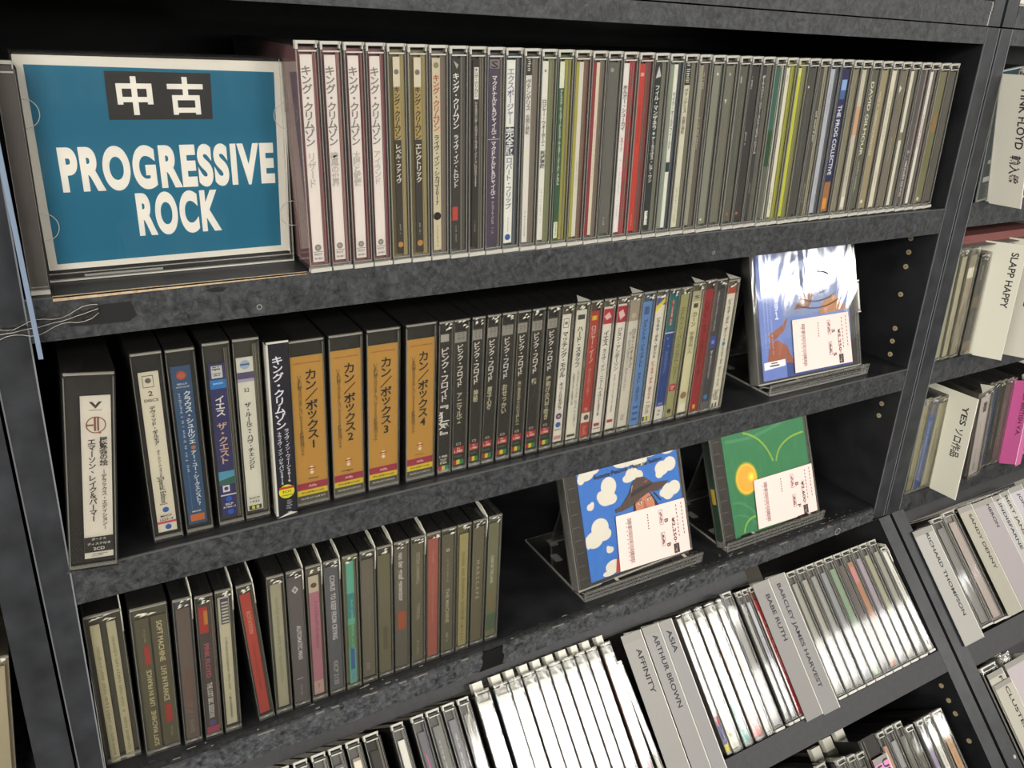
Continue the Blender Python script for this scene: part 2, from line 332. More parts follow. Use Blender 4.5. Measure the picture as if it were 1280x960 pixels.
R1 = [
 ('white spine with grey vertical lettering in clear case', king('リザード')),
 ('white spine with grey lettering beside a maroon edge', king('暗黒の世界')),
 ('white grey-lettered spine between two like it', king('太陽と戦慄')),
 ('white grey-lettered spine next to an olive one', king('アイランド')),
 ('olive and gold spine with dark lower half', live('レベル・ファイヴ')),
 ('gold spine with dark lower half and yellow edge', live('エレクトリック')),
 ('cream spine with red and black lettering', dict(tray='#6a625a', card='#cfc6a8', cw=(.16, .56), strip='#6a5c54', pr=[('c', .965, .32, '#8a8468'), ('v', KC, .92, .64, '#b0483a', .5, .85), ('v', 'ライヴ・イン・シカゴ2017', .62, .25, '#38342a', .5, .7), ('c', .19, .5, '#1c1a18'), ('s', .14, .02, '#8a8468')])),
 ('charcoal spine with white lettering and red square', dict(tray='#4a4844', card='#36332f', cw=(.12, .56), strip='#4a4642', pr=[('p', '#b8b4ac', [(.2, .99), (.6, .95), (.4, .93), (.8, .97)]), ('v', KC, .93, .65, '#f0ece4', .5, .8), ('v', 'ライヴ・イン・トロント', .62, .34, '#f0ece4', .5, .7), ('b', .16, .235, '#c04a3c', .05, .7), ('s', .13, .04, '#9a968e')])),
 ('dark spine with small white title block', dict(tray='#4a443c', card='#2e2c28', cw=(.22, .56), strip='#4c463e', pr=[('b', .80, .96, '#e4e0d6', .2, .95), ('v', KC, .955, .81, '#38342e', .55, .6), ('v', 'シェルタリング・スカイズ・ライヴ・イン・フレジュス1982', .79, .34, '#dcd6ca', .55, .55), ('s', .16, .08, '#9a958a')])),
 ('dull purple spine with white lettering', dict(tray='#4c4450', card='#453c4a', cw=(.10, .74), strip='#8a8478', pr=[('b', .955, 1, '#8a7f80', .1, .9), ('h', 'S', .975, .5, '#3a3338', .6), ('v', 'マクドナルド＆ジャイルズ', .92, .60, '#e8e2e0', .5, .6), ('b', .59, .593, '#d0cacc'), ('v', 'マクドナルド＆ジャイルズ', .58, .27, '#e8e2e0', .5, .6), ('v', 'アンコール・プレス', .25, .12, '#cac4c6', .5, .4), ('s', .1, .06, '#a09a9c')])),
 ('white and navy spine with blue-grey lettering', dict(tray='#3c4450', card='#e8e6dc', cw=(.10, .56), strip='#39414c', pr=[('v', 'エクスポージャー', .96, .67, '#8088a0', .5, .72), ('b', .50, .655, '#2e3852'), ('v', '完全版', .65, .505, '#e8e6e0', .5, .85), ('v', 'ロバート・フリップ', .49, .20, '#70788c', .5, .7), ('s', .15, .07, '#9aa0b0'), ('c', .035, .35, '#3a5a9a')])),
 ('slim white spine under a dark top', dict(tray='#55504a', card='#dedad0', cw=(.14, .48), ch=(.04, .97), strip='#6a6258', pr=[('b', .9, 1, '#3a3632'), ('s', .98, .92, '#e0dcd0', .5, .6), ('v', 'ヴァンゲリス', .88, .72, '#6a665e', .5, .75), ('v', '天国と地獄', .70, .60, '#7a766e', .5, .75), ('s', .2, .03, '#8a867c')])),
 ('slim white spine beside an olive edge', dict(tray='#5c604c', card='#e2dfd4', cw=(.10, .44), strip='#6c7050', pr=[('c', .95, .2, '#8a8678'), ('v', 'ロジャー・ウォーターズ', .8, .55, '#55524a', .5, .75), ('v', '死滅遊戯', .52, .42, '#2c2a26', .5, .75), ('s', .3, .1, '#b0aca0')])),
 ('green spine with white top and lettering', dict(tray='#4c5a38', card='#35523a', cw=(.14, .48), strip='#8a8440', pr=[('b', .86, 1, '#e0e0cc', .1, .9), ('v', 'アトミック・ルースター・アトミック・ルースター・ファースト・アルバム', .85, .32, '#e4e6d4', .5, .6), ('b', .0, .10, '#dcdcc8', .1, .8), ('s', .09, .02, '#6a7a5a')])),
 ('yellow-green and white spine beside brown', dict(tray='#6a5c44', card='#d6d2c4', cw=(.30, .54), strip='#6e4a3e', pr=[('s', .5, .3, '#b0aa9c')], more=[(.12, .29, '#a8a24a', [])])),
 ('cream spine with red left edge', dict(tray='#5e544c', card='#ddd2bc', cw=(.32, .52), strip='#6a6058', pr=[('s', .7, .35, '#a8988a')], more=[(.10, .32, '#7a3034', [])])),
 ('plain smoky grey spine with faint lettering', dict(tray='#55544e', card='#5c5a54', cw=(.12, .7), strip='#64625c', pr=[('s', .75, .4, '#77746c'), ('s', .12, .06, '#c0bcb0'), ('c', .96, .18, '#a8a498', .4)])),
 ('slim white spine beside a red strip', dict(tray='#6a5854', card='#e4e0da', cw=(.10, .44), strip='#8c3438', pr=[('v', 'ホルガー・シューカイ', .88, .62, '#55504c', .5, .8), ('v', 'モヴィーズ', .58, .5, '#88504c', .5, .5), ('s', .45, .1, '#b0aaa6')])),
 ('bright red spine', dict(tray='#5e3c38', card='#c2463a', cw=(.10, .46), strip='#6a3c3a', pr=[('b', .93, .95, '#d8b0a0', .2, .8), ('s', .8, .55, '#9a3028'), ('s', .12, .03, '#e0a090')])),
 ('dark slate spine with white lettering', dict(tray='#4e5048', card='#2c302e', cw=(.14, .56), strip='#686a5e', pr=[('p', '#d0d0c8', [(.1, .92), (.9, .93), (.5, .99)]), ('v', 'フィル・マンザネラ', .88, .62, '#eceadf', .5, .75), ('c', .60, .2, '#b0d0d8'), ('v', 'アーカイヴス・レア・ワン', .58, .3, '#eceadf', .5, .75), ('b', .03, .12, '#e6e4da', .1, .6), ('s', .11, .04, '#55554e')])),
 ('white rounded spine with slate side edge', dict(tray='#54584e', card='#e2e2d6', cw=(.36, .60), strip='#3c4650', pr=[('v', 'マイク・オールドフィールド', .84, .5, '#6a6c62', .5, .7), ('b', .36, .42, '#2c3c44', .0, 1)], more=[(.12, .34, '#7a8070', [])])),
 ('cream spine with dark ornate top', dict(tray='#54524a', card='#d4d0ba', cw=(.14, .52), ch=(.04, .97), strip='#6a6a5e', pr=[('b', .86, 1, '#302e28'), ('s', .98, .87, '#e8e4d4', .5, .8), ('v', 'ヴァンゲリス', .84, .70, '#6a665a', .5, .7), ('v', '天国と地獄', .68, .58, '#6a665a', .5, .7), ('s', .25, .03, '#8c8878')])),
 ('pale grey spine beside brown, small white print', dict(tray='#5a5650', card='#a09c88', cw=(.14, .42), strip='#554e48', pr=[], sp=[('s', .95, .85, '#d8d4c8', .3, .4), ('s', .68, .45, '#e4e0d4', .3, .3)])),
 ('dull grey-green spine with white corner', dict(tray='#585850', card='#77776a', cw=(.20, .70), strip='#55554e', pr=[('c', .95, .16, '#d4d2c4', .6), ('s', .85, .55, '#8a8a7c'), ('c', .03, .14, '#e0dece', .4)])),
 ('olive-grey spine with white triangle marks', dict(tray='#4e4e46', card='#67665a', cw=(.16, .66), strip='#5e5d52', pr=[('c', .95, .15, '#b8b6a6', .6), ('p', '#d4d2c4', [(.2, .80), (.55, .80), (.4, .77)]), ('s', .7, .3, '#77766a')])),
 ('dark grey spine with orange spots at foot', dict(tray='#464640', card='#55544c', cw=(.12, .70), strip='#4c4b44', pr=[('b', .90, .94, '#b0ae9e', .2, .4), ('s', .8, .4, '#8a887a', .7, .2), ('c', .05, .2, '#b06a3a', .6)])),
 ('near-black spine with tiny white marks', dict(tray='#3a3836', card='#383634', cw=(.10, .80), strip='#403e3a', pr=[('s', .94, .86, '#dcd8cc', .25, .25), ('s', .6, .5, '#dcd8cc', .3, .2), ('c', .05, .16, '#b0704a', .35)])),
 ('charcoal spine with white script and lower fleck', dict(tray='#4a4a46', card='#3a3a38', cw=(.12, .46), strip='#5e5c54', pr=[('v', 'ポーキュパイン・ツリー・ストゥーピッド・ドリーム', .95, .45, '#e4e0d4', .5, .8), ('s', .25, .18, '#c8c4b8')])),
 ('teal-green spine with white right edge', dict(tray='#545850', card='#395c50', cw=(.10, .56), strip='#d8d8c8', sw=(.60, .84), pr=[('b', 0, .36, '#6a6a5e'), ('b', .36, .6, '#2e5232')])),
 ('white spine with yellow-green right half', dict(tray='#77763a', card='#ddd9c8', cw=(.10, .40), strip='#a8aa44', pr=[('s', .95, .9, '#44423a'), ('s', .2, .05, '#55534a')])),
 ('bright lemon-green spine with olive edge', dict(tray='#6a6a3a', card='#c8ca48', cw=(.14, .40), strip='#77784a', pr=[('b', .95, 1, '#dcdc90', .1, .8)])),
 ('dark grey spine, tiny pale dash near top', dict(tray='#4e4d48', card='#484742', cw=(.12, .72), strip='#504f4a', pr=[('c', .88, .12, '#e0dccc', .3), ('s', .85, .3, '#77756a', .4, .3)])),
 ('brown-grey spine with pale right edge, white script', dict(tray='#504c44', card='#4c4942', cw=(.12, .50), strip='#a8a490', pr=[('s', .72, .52, '#ecead8', .7, .5), ('c', .46, .25, '#7a4a36', .4), ('s', .22, .08, '#c8c4b4')])),
 ('pale blue-grey spine with slate edge', dict(tray='#444850', card='#b8bcc4', cw=(.12, .48), strip='#3c4252', pr=[('s', .9, .7, '#80869a'), ('s', .25, .05, '#9aa0aa')])),
 ('navy spine, white capitals, fiery foot', dict(tray='#42424e', card='#2c3050', cw=(.12, .80), strip='#4e4a52', pr=[('b', .86, .93, '#9ab8dc', .25, .9), ('b', .80, .86, '#50709c', .2, .85), ('r', 'THE PROG COLLECTIVE', .76, .27, '#ecebe8', .5, .5), ('b', .0, .22, '#a8784a', .1, .9), ('b', .02, .1, '#dca040', .2, .7)])),
 ('tan-grey spine with pale right line', dict(tray='#5e5c50', card='#77735f', cw=(.14, .54), strip='#b0aa94', sw=(.62, .84), pr=[('s', .7, .3, '#8c8874')])),
 ('cream and peach spine with mottled foot', dict(tray='#56564c', card='#c8c2b0', cw=(.16, .56), strip='#606054', pr=[('b', .55, .75, '#d0a888'), ('s', .4, .15, '#8a8678'), ('b', .02, .1, '#e0ddd0', .1, .9)])),
 ('olive-grey spine with bold white capitals', dict(tray='#54554a', card='#58584c', cw=(.10, .78), strip='#4a4a42', pr=[('r', 'DAVID GILMOUR', .92, .40, '#eae6cc', .4, .42), ('s', .36, .12, '#c0bc9c', .4, .3)])),
 ('tan spine with pale script along the middle', dict(tray='#625e50', card='#8a8068', cw=(.12, .70), strip='#b8a888', pr=[('s', .85, .4, '#dcd4bc', .35, .4), ('c', .05, .2, '#e4e0d0', .4)])),
 ('ivory spine with grey lettering, tan right side', dict(tray='#6a675a', card='#dad4c0', cw=(.14, .56), strip='#7a7868', pr=[('s', .85, .5, '#8c8876'), ('s', .3, .15, '#a8a490')])),
 ('grey-brown spine with tiny dark print', dict(tray='#5a564c', card='#6e685a', cw=(.12, .60), strip='#b4ac94', sw=(.64, .84), pr=[('p', '#e4e0d4', [(.1, .9), (.6, .88), (.2, .84)]), ('s', .52, .34, '#d4ceb8', .5, .2)])),
 ('cream spine with grey-green right half', dict(tray='#5c5c54', card='#dcd8c4', cw=(.12, .44), strip='#686860', pr=[('b', .5, .56, '#88846c')])),
 ('mauve-grey spine with white capitals low down', dict(tray='#504c4c', card='#55504e', cw=(.12, .60), strip='#908480', pr=[('s', .42, .06, '#ece8e0', .5, .5)])),
 ('white spine speckled pink, grey side', dict(tray='#5a5654', card='#e0dcd2', cw=(.12, .44), strip='#6c6866', pr=[('s', .9, .75, '#a8a49c'), ('s', .7, .45, '#c05a78', .5, .5)])),
 ('olive and rust mottled spine', dict(tray='#55523f', card='#6e6a50', cw=(.12, .80), strip='#55523f', pr=[('b', .55, .7, '#9a7a4a', .3, .8), ('b', .25, .55, '#7a7c52', .3, .8), ('c', .62, .12, '#a84a44', .2), ('c', .03, .18, '#d8d4c4', .4)])),
 ('blank smoky spine at the far right end', dict(tray='#4c4a44', card='#55524a', cw=(.12, .80), strip='#4e4c46', pr=[]))]
T1 = [-2.5, 11.1, 24.1, 36.9, 49.5, 61.9, 75.3, 88.3, 101.3, 113.6, 126.6, 139.7, 152.4, 164.6, 177.7, 191.2, 203.8, 216.7, 229.6, 243.1, 256.5, 270.2, 283.4, 295.4, 308.6, 322.1, 333.9, 345.5, 358.8, 370.8, 383.1, 395.6, 408.3, 420.7, 434.0, 447.4, 458.2, 470.9, 483.3, 496.5, 509.4, 522.4, 535.1, 548.7, 561.1, 575.2, 589.1]

CAN = lambda n: dict(style='thick', tray='#26231f', card='#c69a48', cw=(.05, .93), ch=(.03, .905), sleeve='plain', pr=[('h', '日本盤のみの特別企画', .955, .055, '#9a4a34', .8), ('v', 'カン／ボックス' + n, .91, .37, '#2e2418', .60, .34), ('v', 'いま初期スタジオアルバム0000枚限定紙ジャケ', .88, .33, '#5a4420', .24, .12), ('p', '#f4efe4', [(.5, .25), (.62, .235), (.5, .22), (.38, .235)]), ('b', .23, .24, '#b05030', .38, .62), ('c', .205, .06, '#efe8d8', .5), ('s', .165, .158, '#5a4420', .5, .5), ('b', .085, .135, '#a83a52'), ('h', 'Alfa', .11, .09, '#e8c8cc', .28), ('b', .045, .085, '#e0cc38'), ('h', '税込定価￥5,000', .065, .075, '#3a3018', .75), ('b', 0, .045, '#5a564e'), ('h', 'ALCB-217 218 219', .022, .06, '#d8d4c8', .8)])
def pf(t, n): 
    q = [('b', .915, .985, '#a09c94', .03, .97), ('s', .98, .93, '#77736c', .35, .3), ('s', .98, .93, '#77736c', .7, .3), ('v', 'ピンク・フロイド', .90, .60, '#efeae0', .5, .72)]
    if t: q.append(('v', t, .56, max(.56 - .045 * len(t), .22), '#cfc9a8', .5, .42))
    q += [('b', .168, .185, '#bcb6a8', .3, .7), ('b', .172, .181, '#2c2824', .36, .64), ('b', .105, .155, '#b23a36', .04, .96), ('h', '税込', .143, .16, '#f0d0cc', .3), ('h', '1,980', .12, .26, '#f4e8e0', .7), ('b', .075, .09, '#4a5a44', .1, .8), ('b', .02, .055, '#a83a30', .04, .32), ('b', .02, .055, '#ded040', .32, .62), ('b', .02, .055, '#3a8a54', .62, .94)]
    return dict(style='dim', tray='#2a2723', card='#332f2b', cw=(.07, .86), ch=(.025, .93), sleeve='crinkle', strip='#4a4238', pr=q)
R2 = [  # x0 x1(bottom) z-drop, spec
 ('thick black twin case with white round-logo spine, jutting out', 'A', dict(style='thick', tray='#1f1c1a', card='#e4ded4', cw=(.31, .88), ch=(.055, .885), sleeve='plain', pr=[('p', '#3a3632', [(.28, .965), (.4, .965), (.5, .945), (.6, .965), (.72, .965), (.5, .925)]), ('b', .915, .918, '#5a564e', .28, .72), ('o', .83, .34, '#8a5a44'), ('b', .825, .835, '#8a5a44', .17, .42), ('b', .795, .875, '#8a5a44', .43, .50), ('b', .795, .875, '#8a5a44', .54, .60), ('c', .785, .05, '#b0603a', .62), ('v', '展覧会の絵', .755, .585, '#44403a', .73, .24), ('v', '－デラックス・エディション－', .56, .18, '#5a564e', .73, .17), ('v', 'エマーソン、レイク＆パーマー', .75, .24, '#44403a', .34, .24), ('b', .04, .14, '#332f2c'), ('h', 'ボーナス', .125, .11, '#e6e2d8', .5), ('h', 'ディスク付き', .095, .11, '#e6e2d8', .8), ('h', '2CD', .062, .13, '#e6e2d8', .4), ('s', .03, .012, '#8a867c', .5, .6)])),
 ('cream spine with black two disc title and blue ovals', 'A', dict(style='thick', tray='#181614', card='#e0dac8', cw=(.18, .80), ch=(.045, .90), sleeve='plain', pr=[('b', .91, .98, '#4a4640', .17, .72), ('b', .914, .976, '#e0dac8', .20, .69), ('c', .95, .15, '#6a665c', .45), ('h', '2', .875, .28, '#35322c', .22), ('h', 'DISCS', .835, .17, '#35322c', .7), ('v', 'デヴィッド・ギルモア', .80, .56, '#3c3832', .5, .42), ('v', 'オン・アン・アイランド', .53, .36, '#3c3832', .52, .4), ('r', '[Special Edition]', .36, .18, '#4a463e', .5, .3), ('c', .145, .17, '#2c62b0', .52), ('h', 'MHCP', .105, .15, '#3c3832', .6), ('h', '1223~4', .082, .15, '#3c3832', .7), ('b', .055, .07, '#c8506a'), ('c', .03, .17, '#2c62b0', .55)])),
 ('blue spine with orange disc and white lettering', 'A', dict(style='thick', tray='#242320', card='#36587e', cw=(.12, .78), ch=(.05, .91), sleeve='plain', pr=[('c', .945, .26, '#b0503c'), ('c', .945, .18, '#c86a50'), ('h', 'BELLE', .895, .10, '#d8dce0', .5), ('h', 'ANTIQUE', .876, .10, '#d8dce0', .7), ('v', 'クラウス・シュルツェ', .85, .52, '#e6eaee', .68, .42), ('c', .50, .12, '#c07a4a', .7), ('v', 'アー・ユー・シークェンスト？', .48, .12, '#e6eaee', .68, .36), ('s', .84, .35, '#b8c4d0', .3, .16), ('b', .1, .33, '#5a7a9c', .26, .29), ('h', 'MAR', .085, .1, '#e0e4e8', .5), ('b', .02, .065, '#c8743c', .12, .88)])),
 ('indigo spine with bright blue band near top', 'A', dict(style='thick', tray='#33332c', card='#37346a', cw=(.16, .76), ch=(.05, .89), sleeve='plain', strip='#44443a', pr=[('b', .91, .985, '#d8d8d4', .16, .82), ('s', .98, .92, '#44444a', .4, .4), ('s', .98, .92, '#44444a', .62, .2), ('b', .845, .90, '#2a84cc', .02, .98), ('h', 'SACD', .878, .12, '#dce8f4', .6), ('v', 'イエス', .80, .67, '#f0eee8', .5, .6), ('v', 'ザ・クエスト', .63, .36, '#d8b8a0', .5, .6), ('b', .23, .31, '#5aa4c0', 0, 1), ('p', '#3a6a5a', [(0, .25), (1, .27), (1, .22), (0, .22)]), ('b', .17, .215, '#e8e6ea', .18, .62), ('c', .193, .14, '#4a4468', .4), ('b', .145, .153, '#e8e6ea'), ('c', .12, .2, '#2a62c4', .5), ('h', 'SICP', .085, .16, '#f0eef0', .5), ('h', '31482~3', .065, .13, '#f0eef0', .8), ('c', .03, .2, '#2a62c4', .55)])),
 ('white spine with small oval logo and violet band', 'A', dict(style='thick', tray='#3a3a30', card='#dedcd0', cw=(.10, .72), ch=(.05, .90), sleeve='plain', strip='#5c5c4a', pr=[('c', .955, .3, '#a8b8cc'), ('b', .952, .962, '#3c6aa8', .22, .78), ('b', .87, .91, '#5a5478'), ('b', .85, .87, '#b0aac0'), ('h', '3.2', .80, .26, '#3a3a38', .3), ('v', 'ザ・ルールズ・ハヴ・チェンジド', .72, .28, '#33332e', .5, .42), ('h', 'KICP', .085, .14, '#3a3a38', .66), ('h', '1932', .06, .14, '#3a3a38', .6), ('b', .005, .035, '#3c3a58', .1, .9), ('b', .01, .03, '#d8dc44', .28, .46), ('b', .01, .03, '#d8dc44', .56, .74)])),
 ('glossy black card box with white lettering, yellow seal', 'B', None),
 ('ochre spine of a box, lettered with figure 1', 'A', CAN('1')), ('ochre spine of a box, lettered with figure 2', 'A', CAN('2')),
 ('ochre spine of a box, lettered with figure 3', 'A', CAN('3')), ('ochre spine of a box, lettered with figure 4', 'A', CAN('4')),
 ('black spine with large bracketed white title', 'A', dict(style='dim', tray='#2a2723', card='#322e2b', cw=(.07, .90), ch=(.02, .925), sleeve='crinkle', pr=[('b', .94, .99, '#b8b4aa', .1, .8), ('v', 'ピンク・フロイド', .90, .52, '#ece2e0', .5, .74), ('v', '『狂気』', .51, .26, '#f0ece4', .5, .92), ('h', '1,980', .11, .24, '#e8e4da', .7), ('h', 'TOCP', .085, .2, '#e8e4da', .6), ('h', '8784', .062, .22, '#e8e4da', .6), ('b', .0, .04, '#a83a40', .02, .35), ('b', .0, .04, '#d8cc50', .35, .65), ('b', .0, .04, '#2c8a78', .65, .98)])),
 ('black spine with grey cap block and four-letter subtitle', 'A', pf('アニマルズ', 2)), ('black spine, two-letter subtitle, slim red edge above', 'A', pf('神秘', 3)),
 ('black spine beneath a cream sleeve corner, short subtitle', 'A', pf('原子心母', 4)), ('black spine with crossing scratch, yellow-print subtitle', 'A', pf('おせっかい', 5)),
 ('black spine with the longest yellow subtitle', 'A', pf('炎～あなたがここにいてほしい～', 6)), ('black spine with tiny two-letter yellow subtitle', 'A', pf('鬱', 7)),
 ('last of the black spines, beside a white one', 'A', pf('夜明けの口笛吹き', 8)),
 ('white spine with small framed logo on top', 'A', dict(style='dim', tray='#5a5442', card='#e6e2d8', cw=(.07, .84), ch=(.04, .93), sleeve='crinkle', pr=[('b', .90, .97, '#6a665e', .2, .8), ('b', .905, .965, '#e6e2d8', .25, .75), ('c', .935, .16, '#77736a'), ('v', 'マッチング・モウル', .87, .52, '#2e2c28', .5, .68), ('v', 'そっくりモグラ', .48, .26, '#4a4640', .5, .5), ('c', .21, .34, '#6a4a7a'), ('c', .21, .12, '#c8a8b8'), ('c', .14, .3, '#3a64a8'), ('h', 'MHCP', .10, .16, '#55514a', .7), ('b', .02, .05, '#c89a94', .1, .9)])),
 ('white spine with two lines of small black lettering', 'A', dict(style='dim', tray='#6a6248', card='#e0dccf', cw=(.07, .86), ch=(.035, .945), sleeve='crinkle', flap='corner', pr=[('b', .93, .965, '#44423c', .2, .85), ('v', 'ハード・スタッフ', .88, .57, '#2e2c28', .5, .68), ('v', '［コンプリート・パープル・レコード・アンソロジー］', .55, .10, '#4a4640', .7, .35), ('v', '１９７１－１９７３', .53, .28, '#4a4640', .3, .3), ('b', .02, .04, '#44423c', .1, .9)])),
 ('brick-red spine with white panel near foot', 'A', dict(style='dim', tray='#5a4c3c', card='#b4463a', cw=(.07, .88), ch=(.03, .925), sleeve='crinkle', pr=[('b', .93, .965, '#d8a034', .2, .8), ('c', .948, .2, '#e8c84c'), ('v', 'ロジャー・イーノ', .89, .60, '#e4c8b8', .5, .58), ('v', 'ターニング・イヤー', .56, .34, '#d0a090', .5, .4), ('h', 'S', .23, .3, '#d8b0a4', .4), ('b', .12, .20, '#e4ddd0'), ('c', .16, .28, '#5a5650', .6), ('s', .09, .02, '#d09a8c', .5, .6)])),
 ('white spine topped by red logo block, long title', 'A', dict(style='dim', tray='#6a6250', card='#e6e1d8', cw=(.08, .90), ch=(.04, .94), sleeve='crinkle', pr=[('b', .87, .985, '#b83444'), ('p', '#e8c8c8', [(.1, .93), (.6, .96), (.9, .92), (.4, .90)]), ('v', 'イエス', .82, .70, '#3c3834', .5, .58), ('v', 'ライヴ・イン・ニューヘイヴン１９７６', .68, .14, '#3c3834', .5, .46), ('b', .055, .08, '#a03a40', .15, .8), ('b', .03, .04, '#8a867c', .1, .9)])),
 ('white spine topped by red logo block, shorter title', 'A', dict(style='dim', tray='#6a6250', card='#e6e1d8', cw=(.08, .88), ch=(.045, .945), sleeve='crinkle', pr=[('b', .86, .985, '#b02c3c'), ('p', '#e8c8c8', [(.15, .94), (.6, .96), (.9, .91), (.4, .88)]), ('v', 'ジョン・アンダーソン', .82, .48, '#3c3834', .5, .58), ('v', 'ライヴ・イン・ニュージャージー１９８０', .45, .14, '#3c3834', .5, .4), ('b', .055, .08, '#a03a40', .15, .8)])),
 ('pale grey spine with taupe top block', 'A', dict(style='dim', tray='#77705e', card='#d6d1c6', cw=(.08, .90), ch=(.04, .955), sleeve='crinkle', flap='corner', pr=[('b', .84, 1, '#a89c8c'), ('c', .88, .25, '#c0b4a4'), ('v', 'ロジャー・ウォーターズ', .78, .48, '#55514a', .68, .34), ('v', 'ザ・ロックダウン・セッションズ', .76, .30, '#8a867c', .34, .26), ('s', .10, .04, '#77736a', .5, .6)])),
 ('light blue spine with dark lettering', 'A', dict(style='dim', tray='#5a6878', card='#6c94c8', cw=(.08, .90), ch=(.03, .93), sleeve='crinkle', pr=[('b', .90, .96, '#4a6690', .25, .75), ('v', 'ジェントル・ジャイアント', .86, .48, '#1f2c44', .5, .55), ('v', 'ラスト・ステップ', .44, .20, '#1f2c44', .5, .55), ('b', .14, .16, '#44648c', .2, .8), ('b', .09, .11, '#44648c', .2, .8), ('b', .04, .06, '#44648c', .2, .8)])),
 ('white spine with yellow slanted flash on top', 'A', dict(style='dim', tray='#66665a', card='#e4dfd2', cw=(.10, .92), ch=(.03, .955), sleeve='crinkle', pr=[('b', .93, .985, '#4a54a0'), ('p', '#e8d430', [(0, .88), (1, .95), (1, .985), (0, .92)]), ('v', 'ピッキオ・ダル・ポッツォ', .84, .52, '#3a342c', .5, .6), ('v', 'ピッキオ・ダル・ポッツォ', .50, .19, '#b04034', .5, .6), ('s', .17, .07, '#77736a', .5, .7), ('b', .01, .05, '#3c3a58', .05, .25), ('b', .01, .05, '#d8dc44', .28, .45), ('b', .01, .05, '#3c3a58', .5, .62), ('b', .01, .05, '#d8dc44', .66, .82)])),
 ('teal topped royal blue spine with white foot', 'A', dict(style='dim', tray='#4e5a66', card='#2f4c90', cw=(.10, .93), ch=(.03, .955), sleeve='crinkle', pr=[('b', .72, 1, '#2c7474'), ('b', .76, .96, '#b04a44', .38, .66), ('s', .95, .77, '#e8e4dc', .52, .2), ('b', .70, .71, '#d8dce0'), ('c', .66, .06, '#d0d8ec', .4), ('c', .60, .05, '#d0d8ec', .6), ('v', 'クリアライト', .56, .38, '#7a92c8', .5, .4), ('b', 0, .11, '#dcdad0'), ('s', .09, .03, '#77736a', .5, .6), ('h', 'JCS', .13, .2, '#d8dce8', .5)])),
 ('khaki spine with small red label low down', 'A', dict(style='dim', tray='#6a6a4c', card='#a8a674', cw=(.10, .90), ch=(.03, .945), sleeve='crinkle', pr=[('v', 'エドウィン・バーミンガム・ツリー', .90, .32, '#6a6a44', .5, .52), ('b', .22, .28, '#b8443c', .1, .95), ('s', .27, .23, '#ecd8d0', .5, .6), ('c', .05, .26, '#44402c')])),
 ('ivory spine with round brown seal near foot', 'A', dict(style='dim', tray='#66614c', card='#d8d4b0', cw=(.12, .92), ch=(.04, .94), sleeve='crinkle', flap='corner', pr=[('b', .92, 1, '#b8b498'), ('h', 'S', .955, .3, '#44423a', .6), ('b', .87, .905, '#44423a', .25, .75), ('v', 'カーン', .84, .72, '#6a664c', .5, .5), ('v', '宇宙の麗人', .68, .5, '#8a866a', .5, .45), ('c', .15, .36, '#9a7a54'), ('b', .01, .08, '#e4e0d0', .1, .9)])),
 ('deep red spine with dark red lettering', 'A', dict(style='dim', tray='#5a4440', card='#a03434', cw=(.08, .92), ch=(.03, .93), sleeve='crinkle', pr=[('v', 'ロスト・オブ・クラフトワーク', .90, .30, '#6c1c20', .5, .72), ('b', .02, .055, '#e8b048', .4, .7)])),
 ('charcoal spine with blue glow and white lettering', 'A', dict(style='dim', tray='#44444a', card='#4c4a4c', cw=(.10, .92), ch=(.03, .925), sleeve='crinkle', pr=[('v', 'スタンプド・ファイアー・ビュレット', .98, .66, '#d0ccd0', .4, .5), ('b', .52, .62, '#4456a8', .2, .8), ('c', .57, .2, '#8898e0'), ('v', 'ポーキュパイン・ツリー', .50, .26, '#e8e4e8', .5, .55), ('c', .10, .24, '#4a88c8'), ('b', .0, .06, '#6a686a')])),
 ('white last spine with small red cap at the end', 'A', dict(style='dim', tray='#6a675c', card='#e2ddcf', cw=(.08, .84), ch=(.02, .95), sleeve='crinkle', flap='corner', strip='#8a8678', pr=[('b', .94, 1, '#b0503c'), ('v', 'ピッキオ・ダル・ポッツォ', .90, .56, '#35322c', .5, .62), ('c', .54, .2, '#3a88a8'), ('v', 'ピッキオ・ダル・ポッツォ・ライヴ', .52, .18, '#44403a', .5, .5), ('s', .15, .06, '#55524a', .5, .8), ('b', .0, .04, '#44504a', .15, .35), ('b', .0, .04, '#44504a', .55, .75)]))]
P2 = [(-151.0, -124.2, -135.8, -110.0), (-103.1, -85.3, -101.6, -84.6), (-83.9, -66.9, -83.3, -66.7), (-64.0, -47.7, -63.6, -46.6), (-47.1, -30.8, -46.5, -29.2), (-28.4, -15.0, -27.2, -14.8), (-13.7, 10.1, -12.8, 10.1), (11.9, 35.4, 12.6, 35.8), (36.8, 60.9, 38.2, 61.5), (65.2, 88.3, 65.4, 88.4),
 (90.1, 100.9, 89.2, 100.8), (101.9, 114.1, 101.2, 112.5), (115.5, 125.6, 114.4, 125.6), (126.3, 136.9, 126.2, 138.3), (138.7, 150.6, 138.3, 150.7), (152.0, 162.7, 151.1, 162.3), (164.6, 175.8, 163.3, 174.8), (177.3, 188.4, 175.9, 188.6), (189.7, 200.2, 189.0, 200.6), (201.8, 214.1, 201.4, 214.4), (215.3, 225.8, 214.4, 226.1), (227.2, 237.8, 227.4, 238.0), (240.2, 251.3, 240.0, 251.6), (252.5, 264.4, 251.8, 264.1), (265.3, 277.0, 264.9, 276.0), (278.3, 289.4, 277.4, 289.7), (291.6, 302.5, 290.6, 302.1), (303.3, 313.9, 302.9, 313.8), (316.7, 328.4, 315.1, 327.1), (330.6, 342.3, 327.9, 339.8), (343.6, 354.6, 340.2, 351.4), (355.7, 368.2, 352.8, 366.4)]
